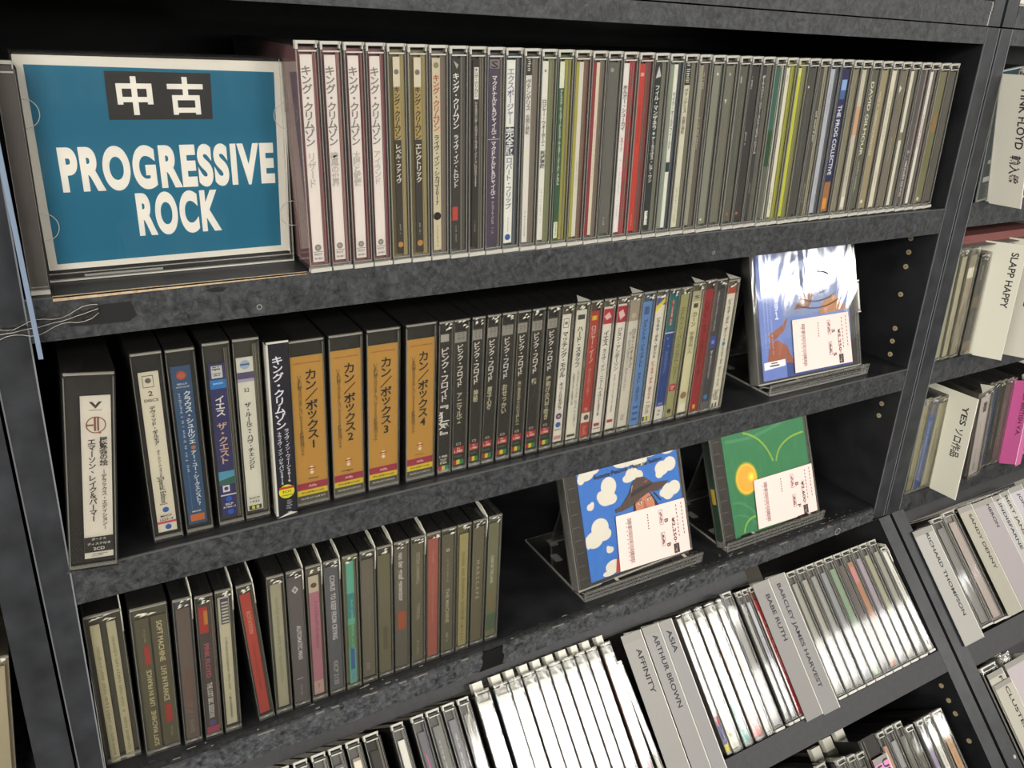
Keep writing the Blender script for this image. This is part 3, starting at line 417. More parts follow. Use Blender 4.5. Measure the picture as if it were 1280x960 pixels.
H2 = [.1245, .126, .1255, .1265, .1265, .1235] + [.1205] * 4 + [.1195] * 11 + [.1195, .1195, .1205, .1205, .1205, .1203, .1202, .122, .1235, .123, .121]
GR = '#4a463e'
R3 = [
 ('double-width smoky case with two cream lettered strips', 'leaf', dict(card='#c2bb9c', cw=(.14, .38), ch=(.0, .93), pr=[('s', .85, .05, '#8a8468', .5, .45)], more=[(.55, .78, '#beb798', [('s', .9, .05, '#8a8468', .5, .45)])])),
 ('double-width case lettered twice in cream block capitals', '', dict(tray='#4a4838', card='#4c4838', cw=(.10, .46), ch=(.03, .92), pr=[('u', 'SOFT MACHINE', .30, .02, '#cfc39a', .62, .36), ('u', 'LIVE IN FRANCE', .62, .34, '#cfc39a', .62, .36), ('b', .66, .80, '#a83c34', .45, .85), ('s', .92, .83, '#9a9272', .6, .2)], more=[(.52, .92, '#4e4a3a', [('r', 'SOFT MACHINE', .96, .66, '#cfc39a', .5, .36), ('r', 'LIVE IN FRANCE', .62, .35, '#cfc39a', .5, .36), ('b', .18, .32, '#a83c34', .3, .75), ('s', .14, .05, '#9a9272', .6, .2)])])),
 ('grey case with faint rust-coloured lettering', 'leaf', dict(tray='#44424a', card='#5a4e48', cw=(.14, .84), ch=(.03, .93), pr=[('s', .95, .5, '#7a6a5e', .4, .4), ('s', .55, .25, '#94604c', .5, .4), ('s', .3, .05, '#8a8070', .5, .5)])),
 ('charcoal spine with pink and white lettering', '', dict(tray='#3c3834', card='#403a38', cw=(.10, .80), ch=(.03, .945), strip='#803038', pr=[('b', .78, .97, '#b03830', .1, .75), ('b', .84, .94, '#c88838', .45, .75), ('r', 'PINK FLOYD', .70, .44, '#c05c68', .5, .38), ('r', 'THE LOST BBC SESSIONS', .40, .12, '#e0dcd4', .5, .42), ('c', .08, .3, '#5a5488'), ('b', .0, .05, '#a84860')])),
 ('cream spine with blue-white chequered top', 'leaf2', dict(tray='#4c4840', card='#c9c4aa', cw=(.14, .76), ch=(.045, .945), pr=[('b', .80, .99, '#4a4870', .2, .95)] + [('b', .81 + .024 * i, .822 + .024 * i, '#cfcaa8', .3, .9) for i in range(7)] + [('s', .7, .3, '#8a8468', .5, .3), ('s', .25, .05, '#77725c', .5, .3)])),
 ('leaning case with scarlet spine beside a black gap', 'leaf', dict(tray='#44423a', card='#b84a3c', cw=(.14, .74), ch=(.045, .93), pr=[('r', 'ROTATION', .86, .68, '#dca088', .55, .4), ('s', .6, .2, '#9c3a30', .5, .4)])),
 ('cream spine with faint green lettering', '', dict(tray='#4c4a3e', card='#b0ab94', cw=(.20, .80), ch=(.04, .935), pr=[('s', .9, .2, '#8a9474', .5, .4)])),
 ('mauve-grey spine with diamond badge and white capitals', 'leaf', dict(tray='#4c484a', card='#575153', cw=(.08, .90), ch=(.03, .95), pr=[('p', '#d8d2d4', [(.5, .93), (.75, .90), (.5, .87), (.25, .90)]), ('p', '#8a8486', [(.5, .915), (.62, .90), (.5, .885), (.38, .90)]), ('r', 'AUTOMATIC MAN', .62, .35, '#e0dcdc', .6, .34), ('b', .19, .195, '#c8c4c4', .2, .7), ('s', .15, .06, '#a8a2a4', .5, .2)])),
 ('pink spine with brown round badge', 'leaf', dict(tray='#5a5444', card='#b8808e', cw=(.16, .78), ch=(.04, .92), pr=[('b', .87, 1, '#cac2ae'), ('c', .925, .3, '#6a4c3c'), ('s', .8, .4, '#9a586c', .6, .4), ('b', 0, .12, '#c8a8a4'), ('s', .1, .05, '#77604c', .5, .3)])),
 ('slate-grey spine with white capitals full length', 'leaf', dict(tray='#4c4c4c', card='#54545a', cw=(.08, .88), ch=(.03, .95), pr=[('r', 'COMUS  TO KEEP FROM CRYING', .93, .42, '#dcd8d8', .55, .38), ('r', 'KICP 2135', .24, .04, '#b8b4b0', .5, .36)])),
 ('teal and blue spine with thin cream line', '', dict(tray='#6a6a50', card='#5a9484', cw=(.24, .72), ch=(.03, .95), strip='#cdc480', sw=(.73, .82), pr=[('b', .55, .75, '#4a9090'), ('b', .12, .3, '#4a74a4', .2, .8), ('b', .3, .5, '#6a9a70'), ('s', .7, .3, '#8ac8b4', .6, .4), ('b', .02, .1, '#77a4b0', .3, .9)])),
 ('taupe-grey spine with faint grey lettering', 'leaf', dict(tray=GR, card='#625c50', cw=(.1, .86), ch=(.04, .93), pr=[('s', .9, .75, '#847e70', .5, .2), ('s', .6, .2, '#8a8474', .6, .25), ('s', .12, .06, '#a8a290', .4, .4)])),
 ('plain olive-grey spine without lettering', 'leaf', dict(tray=GR, card='#625e4a', cw=(.1, .86), ch=(.03, .93), pr=[('b', .2, .4, '#6a6450', .3, .7)])),
 ('grey spine with white lower-case letters and orange patch', '', dict(tray=GR, card='#5a554c', cw=(.1, .88), ch=(.03, .96), pr=[('r', 'van der graaf generator', .95, .56, '#dcd8cc', .5, .42), ('b', .32, .47, '#b0603c', .2, .85)])),
 ('grey spine lettered in thin pale capitals', 'leaf', dict(tray=GR, card='#5c5848', cw=(.1, .86), ch=(.03, .95), pr=[('r', 'PETER HAMMILL', .92, .66, '#aaa48c', .55, .32), ('r', 'TYPICAL', .5, .36, '#aaa48c', .55, .32), ('s', .18, .06, '#a8a28c', .5, .3)])),
 ('dusty red spine with small pale lettering', '', dict(tray='#6a5a48', card='#8e5448', cw=(.14, .86), ch=(.03, .95), pr=[('s', .9, .8, '#c0948a', .5, .25), ('s', .7, .3, '#b88a80', .5, .25)])),
 ('grey spine with white ring and capitals', '', dict(tray=GR, card='#5a5646', cw=(.1, .86), ch=(.03, .95), pr=[('o', .87, .16, '#dcd8c8'), ('s', .8, .6, '#a8a28c', .5, .2), ('r', 'THE MACHINE', .55, .25, '#c4bea8', .5, .34), ('s', .16, .08, '#c4bea8', .5, .3)])),
 ('khaki-yellow mottled spine', '', dict(tray='#5a553c', card='#8c845c', cw=(.2, .84), ch=(.03, .92), pr=[('s', .85, .05, '#77704c', .5, .5)])),
 ('olive-brown spine with widely spaced pale capitals', 'leaf', dict(tray=GR, card='#5e5946', cw=(.1, .86), ch=(.03, .94), pr=[('r', 'M A R S C A P E', .72, .38, '#b4ae94', .5, .32)])),
 ('last grey-green spine next to the empty shelf', 'leafb', dict(tray='#54544c', card='#66664e', cw=(.1, .86), ch=(.03, .94), pr=[('r', 'CASE OF THE LAND', .72, .48, '#d4d0c0', .45, .3), ('b', .05, .2, '#5c6e54'), ('b', .25, .4, '#8a7a54', .2, .7)]))]
P3 = [(-152.5, -129.0, -150.4, -125.7), (-128.0, -104.1, -124.4, -99.4), (-102.9, -90.5, -98.5, -85.8), (-88.9, -76.8, -84.7, -73.2), (-75.6, -63.8, -72.0, -60.8), (-51.6, -39.9, -58.8, -47.3), (-39.1, -26.6, -38.5, -26.2), (-25.2, -12.9, -25.2, -13.2), (-11.6, .4, -11.6, .2), (2.0, 14.4, 1.2, 13.3), (15.4, 27.3, 14.6, 27.0), (28.3, 40.6, 27.9, 40.2), (41.6, 54.0, 41.0, 53.2), (55.0, 67.7, 54.4, 66.8), (69.1, 81.1, 67.8, 79.9), (81.9, 93.6, 80.7, 92.5), (94.6, 107.0, 93.2, 105.6), (108.0, 119.9, 106.3, 118.9), (121.1, 133.6, 120.1, 132.4), (135.0, 147.0, 133.4, 146.0)]
WH = '#dcdad2'  # white, also painting ceiling glare over spines in the sloping bin
def p4(c='#8a8782', tray='#5c5a57', **k): return dict(dict(card=c, tray=tray, cw=(.2, .7), ch=(.04, .90), strip=k.pop('strip', '#8c8a86')), **k)
def s4(c=WH, **k): return dict(dict(card=c, tray='#8a8880', cw=(.08, .86), ch=(.03, .93), style='dim', sleeve='crinkle', flap='tab'), **k)
R4 = [  # top x0, x1 (mm), label, spec
 (-46.8, -36.8, 'smoky clear case with pale top label', p4('#77756e', pr=[('b', .93, 1, '#c0b8a0')])), (-34.7, -23.0, 'clear case with yellowish label and grey spine', p4('#77756e', pr=[('b', .86, .98, '#d4c48c')])),
 (-21.2, -9.2, 'clear case with cream label on pinkish spine', p4('#7c7470', pr=[('b', .84, .98, '#d8c4a4')])), (-8.0, 3.6, 'clear case with tall cream label on slate spine', p4('#66666e', pr=[('b', .74, .98, '#d0c08c', .4, 1)])),
 (5.5, 17.6, 'clear case with white label above pink spine', p4('#a09088', pr=[('b', .80, .98, '#e4dccc'), ('c', .72, .12, '#dcd4c8'), ('c', .66, .12, '#dcd4c8')])), (19.5, 33.2, 'dark cluster case of thin black sleeves', p4('#2c2622', '#1c1815', strip='#4a3a30')),
 (42.5, 53.6, 'clear case with glaring white spine', p4(WH, pr=[('b', .1, .5, '#c8c6d8', .7, 1)])),
 (59.4, 71.0, 'clear case with magenta streak and navy foot', p4('#707076', strip='#3c3c60', pr=[('p', '#d85a9c', [(.3, .85), (.45, .85), (.8, .45), (.6, .45)]), ('b', .2, .5, '#4a6aa8', .5, 1)])),
 (72.2, 84.9, 'smoky clear case with small pale printing', p4('#83827e', pr=[('s', .9, .3, '#c8c6c0', .4, .3)])), (86.4, 98.2, 'smoky clear case, white squiggle print', p4('#85848a', pr=[('s', .9, .3, '#dcdad8', .5, .35)])),
 (100.4, 111.4, 'clear case with white right-hand stripe', p4('#8c8a80', strip=WH)),
 (116.2, 130.1, 'white spine in vinyl sleeve, first of the sleeved run', s4()), (133.9, 147.8, 'white spine with blue left edge in vinyl sleeve', s4(strip='#2c6a9c', sw=(.0, .07), cw=(.12, .86))),
 (148.6, 160.4, 'white sleeved spine with faint scribbled print', s4(pr=[('s', .9, .6, '#b0aea8', .5, .4)])), (162.4, 174.4, 'plain white sleeved spine above blue fleck', s4(pr=[('b', .2, .25, '#5a7ac0', .2, .5)])),
 (175.6, 187.0, 'white sleeved spine with bright cyan foot', s4(pr=[('b', .05, .2, '#3a94c8', .3, .9)])), (188.6, 200.7, 'white sleeved spine with navy lettering low', s4(pr=[('s', .4, .1, '#3c4a80', .5, .4)])),
 (202.5, 214.6, 'white sleeved spine with thin black border', s4(pr=[('b', .02, .98, '#55534e', .0, .05)])), (216.3, 226.6, 'narrow white sleeved spine, top crinkled', s4()),
 (228.3, 239.7, 'white sleeved spine with small pink print', s4(pr=[('s', .4, .25, '#c87888', .5, .4)])), (243.8, 254.8, 'white sleeved spine with red stripe and lettering', s4(strip='#a84a44', sw=(.0, .05), cw=(.07, .86), pr=[('s', .55, .3, '#c05a58', .4, .4), ('b', .05, .2, '#e090b0', .4, .9)])),
 (259.3, 265.2, 'slim leaning white spine lettered along its length', dict(card=WH, tray='#8a8880', cw=(.05, .8), ch=(.03, .97), style='dim', pr=[('b', .84, .99, '#7ab0d0'), ('b', .78, .86, '#b04858', .3, 1), ('r', 'BUGGLES  THE AGE OF PLASTIC', .68, .2, '#33322e', .5, .5)])),
 (332.1, 337.9, 'narrow white spine with violet and yellow foot', dict(card='#d8d6d4', tray='#77757a', cw=(.05, .9), ch=(.02, .97), style='dim', pr=[('b', .06, .26, '#4a4480'), ('b', .2, .26, '#a84050'), ('b', 0, .06, '#d8cc44')])),
 (339.0, 351.1, 'white spine with small gold crest low down', s4(flap='', pr=[('c', .1, .25, '#b8a060'), ('s', .05, .02, '#8a8678')])), (354.1, 364.3, 'turquoise-footed spine with glare painted white above', s4(flap='', pr=[('b', 0, .3, '#58a8a8'), ('b', .3, .55, '#a8d0d0', .1, .6), ('s', .28, .15, '#e0f0f0'), ('c', .12, .25, '#d89098')])),
 (367.4, 379.9, 'coral-footed spine with glare painted white above', s4(flap='', pr=[('b', 0, .22, '#d87070'), ('b', .5, .9, '#e8c8c0', .0, .4), ('b', .18, .22, '#b89898')])), (382.0, 390.4, 'plain white spine with clean edge', s4(flap='', sleeve='plain')),
 (392.5, 405.4, 'taller grey clear-backed case set among white ones', p4('#a8a6a2', '#77757a', H=.1335)), (409.7, 416.3, 'slim clear case with grey letter print', p4('#b4b2ae', pr=[('s', .6, .2, '#66645e')])),
 (417.3, 425.3, 'slim clear case with faint blue print', p4('#c0c2c8', pr=[('s', .7, .2, '#5a68a0', .5, .5)])), (426.8, 435.0, 'red spine beside the printed divider card', p4('#b43a3c', '#8a4a48', cw=(.1, .8), pr=[('b', .2, .9, '#e0d8d4', .0, .25), ('s', .8, .3, '#e4c4bc', .6, .3)])),
 (481.5, 492.7, 'clear grey case right of the printed cards', p4('#a4a298')), (496.3, 507.2, 'clear case with soft grey-beige spine', p4('#aaa79c', pr=[('s', .9, .4, '#c8c6bc', .3, .3)])), (509.6, 520.6, 'clear case with dappled silver spine', p4('#9c9c98', pr=[('s', .8, .2, '#bcbcb6', .5, .5)])),
 (524.3, 535.5, 'clear case with cool grey glinting spine', p4('#94979a')), (538.0, 550.6, 'clear case with pale green spine', p4('#8aa084', pr=[('b', 0, .2, '#b8d0b0', .3, .9)])), (553.1, 563.4, 'clear case with dark brown-grey spine', p4('#6a625e', '#44403e', strip='#5c5858')),
 (566.0, 578.4, 'clear case with orange and pink spine', p4('#b48468', pr=[('b', .8, .95, '#c88a8c'), ('b', .05, .3, '#c08858')])), (581.2, 592.1, 'clear case with lilac-grey spine', p4('#a89ca8')), (594.8, 606.2, 'clear case with beige-green spine', p4('#a8a48c')),
 (610.4, 621.8, 'clear grey case, last upright one before the post', p4('#a09e94'))]
R5 = [ # x0,x1,top s, label
 (422.3, 435.3, 192.8, 'low clear case with crinkled sleeve top', p4('#8a867a')), (448.0, 461.0, 197, 'low grey case under the sloping strip', p4('#77746c')), (461.8, 473.4, 199, 'low grey case with pale round mark', p4('#77746c', pr=[('c', .9, .3, '#d4d0c0')])), (474.1, 485.6, 200.8, 'low grey case with white script mark', p4('#66645c', pr=[('s', .9, .6, '#e0dccc', .6, .4)])),
 (509.8, 519.8, 193.6, 'low case with peach strip and dark foot', p4('#c09880', '#3c3834', pr=[('b', 0, .82, '#4a4440'), ('s', .78, .3, '#dcd8cc', .5, .3)])), (521.5, 534.5, 193.2, 'low case with silver strip and dark foot', p4('#a0a0a0', '#44404a', pr=[('b', 0, .78, '#4a4448'), ('s', .72, .3, '#dcd8cc', .5, .3)])),
 (537.0, 547.6, 193.6, 'low case with mauve lettered lower spine', p4('#77746a', '#4a463e', strip='#5a564c', pr=[('b', 0, .72, '#6a5a68'), ('s', .7, .2, '#d0b8c4', .5, .4)])), (548.8, 561.1, 201.6, 'low taupe case with tiny light print', p4('#6e6a5c', '#55524a', pr=[('s', .8, .3, '#b0ac9c', .5, .3)])),
 (566.2, 576.6, 201.9, 'low case with violet to blue spine', p4('#a498b4', pr=[('b', 0, .6, '#6a74a8'), ('s', .7, .2, '#d4d0e0', .5, .3)])), (577.9, 589.3, 201.6, 'low case with bright white spine', p4(WH, cw=(.2, .8), pr=[('s', .8, .1, '#8a8880', .5, .2)])), (592.0, 608.8, 201.7, 'low end case with peach spine', p4('#c4a07c', '#6a6250', cw=(.25, .75), pr=[('s', .9, .2, '#a8845c', .5, .5)]))]
ks = set()
for q in R1 + [(a, c) for a, b_, c in R2 if c] + [(a, c) for a, b_, c in R3] + [(a[2], a[3]) for a in R4] + [(a[3], a[4]) for a in R5]:
    keys_of(q[1].get('pr', []), ks); keys_of(q[1].get('sp', []), ks)
    for mo in q[1].get('more', []): keys_of(mo[3], ks)
BOXPR = [('v', KC, .93, .52, '#eeeaf0', .42, .62), ('v', 'ライヴ・イン・ウィーン2016', .52, .20, '#e0dce4', .68, .3), ('v', '＋ライヴ・イン・ジャパン2015', .51, .19, '#e0dce4', .3, .3), ('c', .145, .42, '#e4dc34'), ('b', .16, .175, '#c04030', .12, .88), ('h', '2CD', .145, .13, '#3a3424', .5), ('h', '+HQCD', .122, .12, '#3a3424', .6), ('s', .09, .01, '#a8a4ac', .6, .35)]
SIGNPR = [('h', '中古', 0, 0, ''), ('h', 'PROGRESSIVE', 0, 0, ''), ('h', 'ROCK', 0, 0, '')]
keys_of(BOXPR, ks); ks.add(('ソロ作品', LV)); ks.add(('輸入盤', LV)); ks.add(('中', .03)); ks.add(('古', .03)); ks.add(('PROGRESSIVE', .052)); ks.add(('ROCK', .052))
CARDTXT = ['AFFINITY', 'ARTHUR BROWN', 'ASIA', 'BABE RUTH', 'BARCLEY JAMES HARVEST', 'RICHARD THOMPSON', 'SANDY DENNY', 'HERON', 'LINDISFARNE', 'BERT JANSCH', 'JOHN', 'F', 'CLUSTER', 'GURU', 'PINK FLOYD', '輸入盤', 'SLAPP HAPPY', 'SOFT MACHINE', 'YES', 'ソロ作品', 'USED BRITISH V.A.', 'USED BRIT',
           '¥2,250', '¥2,600', '¥5,250', 'B', 'S', 'F', '中古', '状態', '1001', 'Annette Peacock  I have no feelings', 'WEST GAUCHO PLACIDO', 'TXXK 1 HAVE NO FEELING', '帯']
for t in CARDTXT: ks.add((t, LV))
load_glyphs(sorted(ks) )

# ------------------------------------------------------------------ the shelving (setting of the discs)
C45 = math.sqrt(.5)
def S(x, s, off=0.0):     # point on the sloping lower front: s metres down the slope, off metres inward
    return (x, -s * C45 + off * C45, -.352 - s * C45 - off * C45)
RX45 = -math.pi / 4
def wallx(z): return .6025 + (.16 - z) * (.0275 / .505)      # left face of the main right-hand post
def post(parent, xl0, xr0, xl1, xr1, z0, z1, y0=0.0, y1=.2, mn='post'):
    b = MB(); b.hexa([(xl0, y0, z0), (xr0, y0, z0), (xr0, y1, z0), (xl0, y1, z0), (xl1, y0, z1), (xr1, y0, z1), (xr1, y1, z1), (xl1, y1, z1)], 'black')
    b.hexa([(xl0, y0 - .0002, z0), (xr0, y0 - .0002, z0), (xr0, y0 + .0004, z0), (xl0, y0 + .0004, z0), (xl1, y0 - .0002, z1), (xr1, y0 - .0002, z1), (xr1, y0 + .0004, z1), (xl1, y0 + .0004, z1)], mn)
    # bright worn arris along the front edges
    b.hexa([(xl0 - .0001, y0 - .0004, z0), (xl0 + .0007, y0 - .0004, z0), (xl0 + .0007, y0 + .0006, z0), (xl0 - .0001, y0 + .0006, z0), (xl1 - .0001, y0 - .0004, z1), (xl1 + .0007, y0 - .0004, z1), (xl1 + .0007, y0 + .0006, z1), (xl1 - .0001, y0 + .0006, z1)], '#55565a')
    b.hexa([(xr0 - .0007, y0 - .0004, z0), (xr0 + .0001, y0 - .0004, z0), (xr0 + .0001, y0 + .0006, z0), (xr0 - .0007, y0 + .0006, z0), (xr1 - .0007, y0 - .0004, z1), (xr1 + .0001, y0 - .0004, z1), (xr1 + .0001, y0 + .0006, z1), (xr1 - .0007, y0 + .0006, z1)], '#6a6c70')
    return b.build('upright', parent)
def board(parent, x0, x1, z0, z1, y0=.0008, y1=.2, front='lam', arris=True, x1b=None):
    b = MB(); b.box(x0, x1, y0, y1, z0, z1, 'black')
    b.build('shelf_board', parent)
    e = MB(); e.box(x0, x1, y0 - .0008, y0, z0, z1, front)
    if arris: e.box(x0, x1, y0 - .0011, y0 + .0004, z1 - .0006, z1 + .0002, '#4a4a4a')
    e.build('edge_band', parent)
main = tag(empty('shelving_unit', (0, 0, 0)), 'black laminate shelving unit holding the teal sign and three display stands', 'shelf')
post(main, wallx(-.352), .6500, wallx(.157), .6205, -.352, .157)
post(main, -.1680, -.1540, -.1655, -.1470, -.352, -.0145); post(main, -.1655, -.1470, -.1640, -.1440, -.0135, .157)
board(main, -.1475, .6130, -.0235, 0)
board(main, -.1520, .6235, -.1902, -.166)
board(main, -.1650, wallx(.15), .1437, .1572, arris=False)
b = MB(); b.box(-.153, .629, .002, .2, -.352, -.3356, 'black'); b.build('shelf_board', main)
# lowest upright shelf: chipped edge, band in two torn lengths with a bare gap
def band(x0, x1, j0, j1):
    zt = lambda x: -.3412 + (x + .15) * .0036 / .78; zb = lambda x: -.3638 + (x + .15) * .0118 / .78
    n = max(3, int((x1 - x0) / .006)); rr = random.Random(int(x0 * 1e4) + 9); top = []; bot = []
    for i in range(n + 1):
        x = x0 + (x1 - x0) * i / n; top.append((x, zt(x) + rr.uniform(-.0005, .0003))); bot.append((x, zb(x) + rr.uniform(-.0002, .0002)))
    if j1: bot[-1] = (x1 - .001, bot[-1][1]); top[-1] = (x1 + .0015, top[-1][1]); top.append((x1 + .0005, zt(x1) - .006)); top.append((x1 + .002, zt(x1) - .010)); 
    if j0: top.insert(0, (x0 - .001, zt(x0) - .007)); top.insert(0, (x0 + .0015, zt(x0) - .011))
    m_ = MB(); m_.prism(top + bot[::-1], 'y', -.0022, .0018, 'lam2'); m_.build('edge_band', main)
    l_ = MB(); 
    for i in range(n):
        if rr.random() < .45:
            a, c = top[i + (2 if j0 else 0)], top[i + 1 + (2 if j0 else 0)]
            l_.box(a[0], c[0], -.0025, -.0015, a[1] - .0002, a[1] + .0004, '#77746a' if rr.random() < .35 else '#44433e')
    tag(l_.build('frayed_edge', main), kind='stuff')
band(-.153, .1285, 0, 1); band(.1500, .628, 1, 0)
b = MB(); rr = random.Random(3)
b.box(-.15, .628, .0003, .0022, -.3535, -.3366, 'chip')
for i in range(170):
    x = rr.uniform(-.15, .60); y = rr.uniform(-.001, .0035); l = rr.uniform(.001, .006); z = -.3356 if y > .002 else -.3375
    b.box(x, x + l, y, y + .0006, z - .0002, z + rr.uniform(.0002, .0007), 'chip' if rr.random() < .7 else '#6a675e')
for i in range(70):
    x = rr.uniform(.36, .60); y = rr.uniform(.001, .010); b.box(x, x + rr.uniform(.001, .003), y, y + .001, -.3356, -.3356 + rr.uniform(.0002, .0008), '#4a4844' if rr.random() < .6 else 'chip')
b.box(.1272, .1518, -.0012, .0012, -.3606, -.3410, '#070707')
tag(b.build('splintered_board_lip', main), kind='stuff')
# chipped tan strip and bruises on the top shelf edge
b = MB(); b.hexa([(-.134, -.0003, -.0022), (-.0015, -.0003, -.0010), (-.0015, .0010, -.0010), (-.134, .0010, -.0022), (-.134, -.0003, .0004), (-.0015, -.0003, .0003), (-.0015, .0010, .0003), (-.134, .0010, .0004)], 'worn'); b.build('bare_wood_strip', main)
b = MB(); b.poly([(-.129, -.0165), (-.1265, -.0105), (-.112, -.0062), (-.098, -.0062), (-.096, -.0140), (-.1, -.0172)], -.0004, '#121111')
b.build('dark_tape_patch', main); b = MB(); b.poly([(-.06, -.0045), (-.054, -.0032), (-.048, -.0040), (-.050, -.0062), (-.055, -.0060)], -.0004, '#121111'); b.build('dark_tape_patch', main)
b = MB()
for (cx, cz, r) in ((-.0305, -.0178, .0016), (.322, -.0168, .0014)): b.ring(cx, cz, r, .0004, -.0004, '#8a8880')
b.build('screw_ring', main)
b = MB()
for i, (x, z) in enumerate(((.563, -.3478), (.5655, -.3456), (.568, -.3448), (.5705, -.3456), (.5715, -.3478))):
    pass
b.ring(.5685, -.3488, .0042, .0006, -.0026, '#a8a69c', 16); b.build('white_arc_scratch', main)
# crumpled clear tape over the left joint
b = MB(); rr = random.Random(12); n = 16
for r_ in range(3):
    pts = []
    for i in range(n + 1):
        x = -.172 + .058 * i / n; zc = -.0165 + .0085 * (i / n) ** 2 + .0028 * (r_ - 1) * (1 + .5 * math.sin(i)); pts.append((x, -.0012 - .0012 * rr.random(), zc))
    for i in range(n):
        a, c = pts[i], pts[i + 1]
        b.add([a, c, (c[0], c[1] - .0004, c[2] + .0026), (a[0], a[1] + .0003, a[2] + .0022)], [(0, 1, 2, 3)], 'vinyl')
        b.add([(a[0], a[1] - .0003, a[2]), (c[0], c[1] - .0003, c[2]), (c[0], c[1] - .0003, c[2] + .0003), (a[0], a[1] - .0003, a[2] + .0003)], [(0, 1, 2, 3)], 'edge')  # pale quad paints the highlight along each fold of the tape
b.build('clear_tape', main)
# shelf-pin sockets on the inner face of the right post
for (y, z) in ((.028, -.0351), (.027, -.0489), (.0267, -.0637), (.0256, -.0926), (.0235, -.129), (.0234, -.1432), (.0225, -.1576), (.0196, -.2144), (.0197, -.2288)):
    b = MB(); vs = []; n = 12; r = .0026
    for k in range(n):
        a = 2 * math.pi * k / n; vs.append((r * math.cos(a), r * math.sin(a)))
    b.prism(vs, 'x', -.0006, .0006, '#9a8a6a'); b.prism([(p[0] * .35, p[1] * .35) for p in vs], 'x', -.0008, 0, '#6a5c44')
    b.build('pin_socket', main, (wallx(z) - .0002, y, z))
b = MB(); b.box(-.168, .62, .2, .206, -.36, .157, 'black'); b.build('back_panel', main)

low = tag(empty('sloping_bin', (0, 0, 0)), 'charcoal sloping disc bin below the upright shelves, left of the double post', 'shelf')
def sbox(parent, name, x0, x1, s0, s1, o0, o1, mn, rim=None):
    b = MB(); v = [S(x0, s1, o0), S(x1, s1, o0), S(x1, s1, o1), S(x0, s1, o1), S(x0, s0, o0), S(x1, s0, o0), S(x1, s0, o1), S(x0, s0, o1)]
    b.hexa(v, 'black' if mn == 'post' else mn)
    if mn == 'post': b.hexa([S(x0, s1, -.0002), S(x1, s1, -.0002), S(x1, s1, .0004), S(x0, s1, .0004), S(x0, s0, -.0002), S(x1, s0, -.0002), S(x1, s0, .0004), S(x0, s0, .0004)], mn)
    if rim: b.hexa([S(x0 + .0185, s1, -.0003), S(x1 + .0002, s1, -.0003), S(x1 + .0002, s1, .0006), S(x0 + .0185, s1, .0006), S(x0 + .0185, s0, -.0003), S(x1 + .0002, s0, -.0003), S(x1 + .0002, s0, .0006), S(x0 + .0185, s0, .0006)], rim)
    return b.build(name, parent)
sbox(low, 'upright', .6400, .6590, .002, .42, 0, .22, 'post'); sbox(low, 'upright', -.175, -.160, .002, .42, 0, .22, 'post')
sbox(low, 'slope_rail', -.16, .640, .1517, .1745, 0, .2, 'grey'); sbox(low, 'slope_rail', -.16, .640, .333, .356, 0, .2, 'grey')
sbox(low, 'fascia_or_shade_sheet', -.16, .4450, -.0172, .0180, .0180, .0205, 'grey')
sbox(low, 'back_panel', -.17, .65, .03, .40, .2, .206, 'black')
for (y, z) in ((-.122, -.4965), (-.1338, -.5073), (-.1445, -.5165), (-.166, -.5356)):
    b = MB(); vs = [(.0027 * math.cos(2 * math.pi * k / 12), .0027 * math.sin(2 * math.pi * k / 12)) for k in range(12)]
    b.prism(vs, 'x', -.0006, .0006, '#9a8a6a'); b.build('pin_socket', low, (.6398, y, z))

rgt = tag(empty('shelving_unit', (.66, 0, 0)), 'black shelving unit cut by the right edge, holding divider cards', 'shelf')
def rp(o): o.matrix_parent_inverse = Matrix.Translation((-.66, 0, 0)); return o
rp(post(rgt, .6535, .6780, .6238, .6400, -.352, .157))
def rboard(z0, z1, dz=0):
    b = MB(); b.box(.676, 1.15, .0012, .2, z0, z1, 'black'); rp(b.build('shelf_board', rgt))
    e = MB(); xe = .6400 + (.157 - z1) * .0265; e.hexa([(xe, 0, z0), (1.15, 0, z0 + dz), (1.15, .0012, z0 + dz), (xe, .0012, z0), (xe, 0, z1), (1.15, 0, z1 + dz), (1.15, .0012, z1 + dz), (xe, .0012, z1)], 'lam'); rp(e.build('edge_band', rgt))
rboard(-.0205, .0030); rboard(-.1920, -.1665); rboard(-.3590, -.3352); rboard(.1437, .157)
b = MB(); b.box(.66, 1.15, .2, .206, -.36, .157, 'black'); rp(b.build('back_panel', rgt))
rlow = tag(empty('sloping_bin', (.67, -.02, -.37)), 'charcoal sloping bin right of the double post, cut by the frame', 'shelf')
def rq(o): o.matrix_parent_inverse = Matrix.Translation((-.67, .02, .37)); return o
rq(sbox(rlow, 'upright', .6635, .6840, .001, .42, 0, .22, 'post')); rq(sbox(rlow, 'slope_rail', .684, 1.2, .1570, .1830, 0, .2, 'grey')); rq(sbox(rlow, 'fascia_or_shade_sheet', .684, 1.2, -.0120, .0185, .0180, .0205, 'black')); rq(sbox(rlow, 'back_panel', .684, 1.2, .03, .4, .2, .206, 'black'))  # right-hand fascia is an added black sheet painting shade above the cases
b = MB(); b.disc(0, 0, .0021, 0, '#a8a49a', 12); o = rq(b.build('screw_head', rlow)); o.matrix_basis = Matrix.Translation(S(.6790, .278, -.0004)) @ Matrix.Rotation(RX45, 4, 'X')
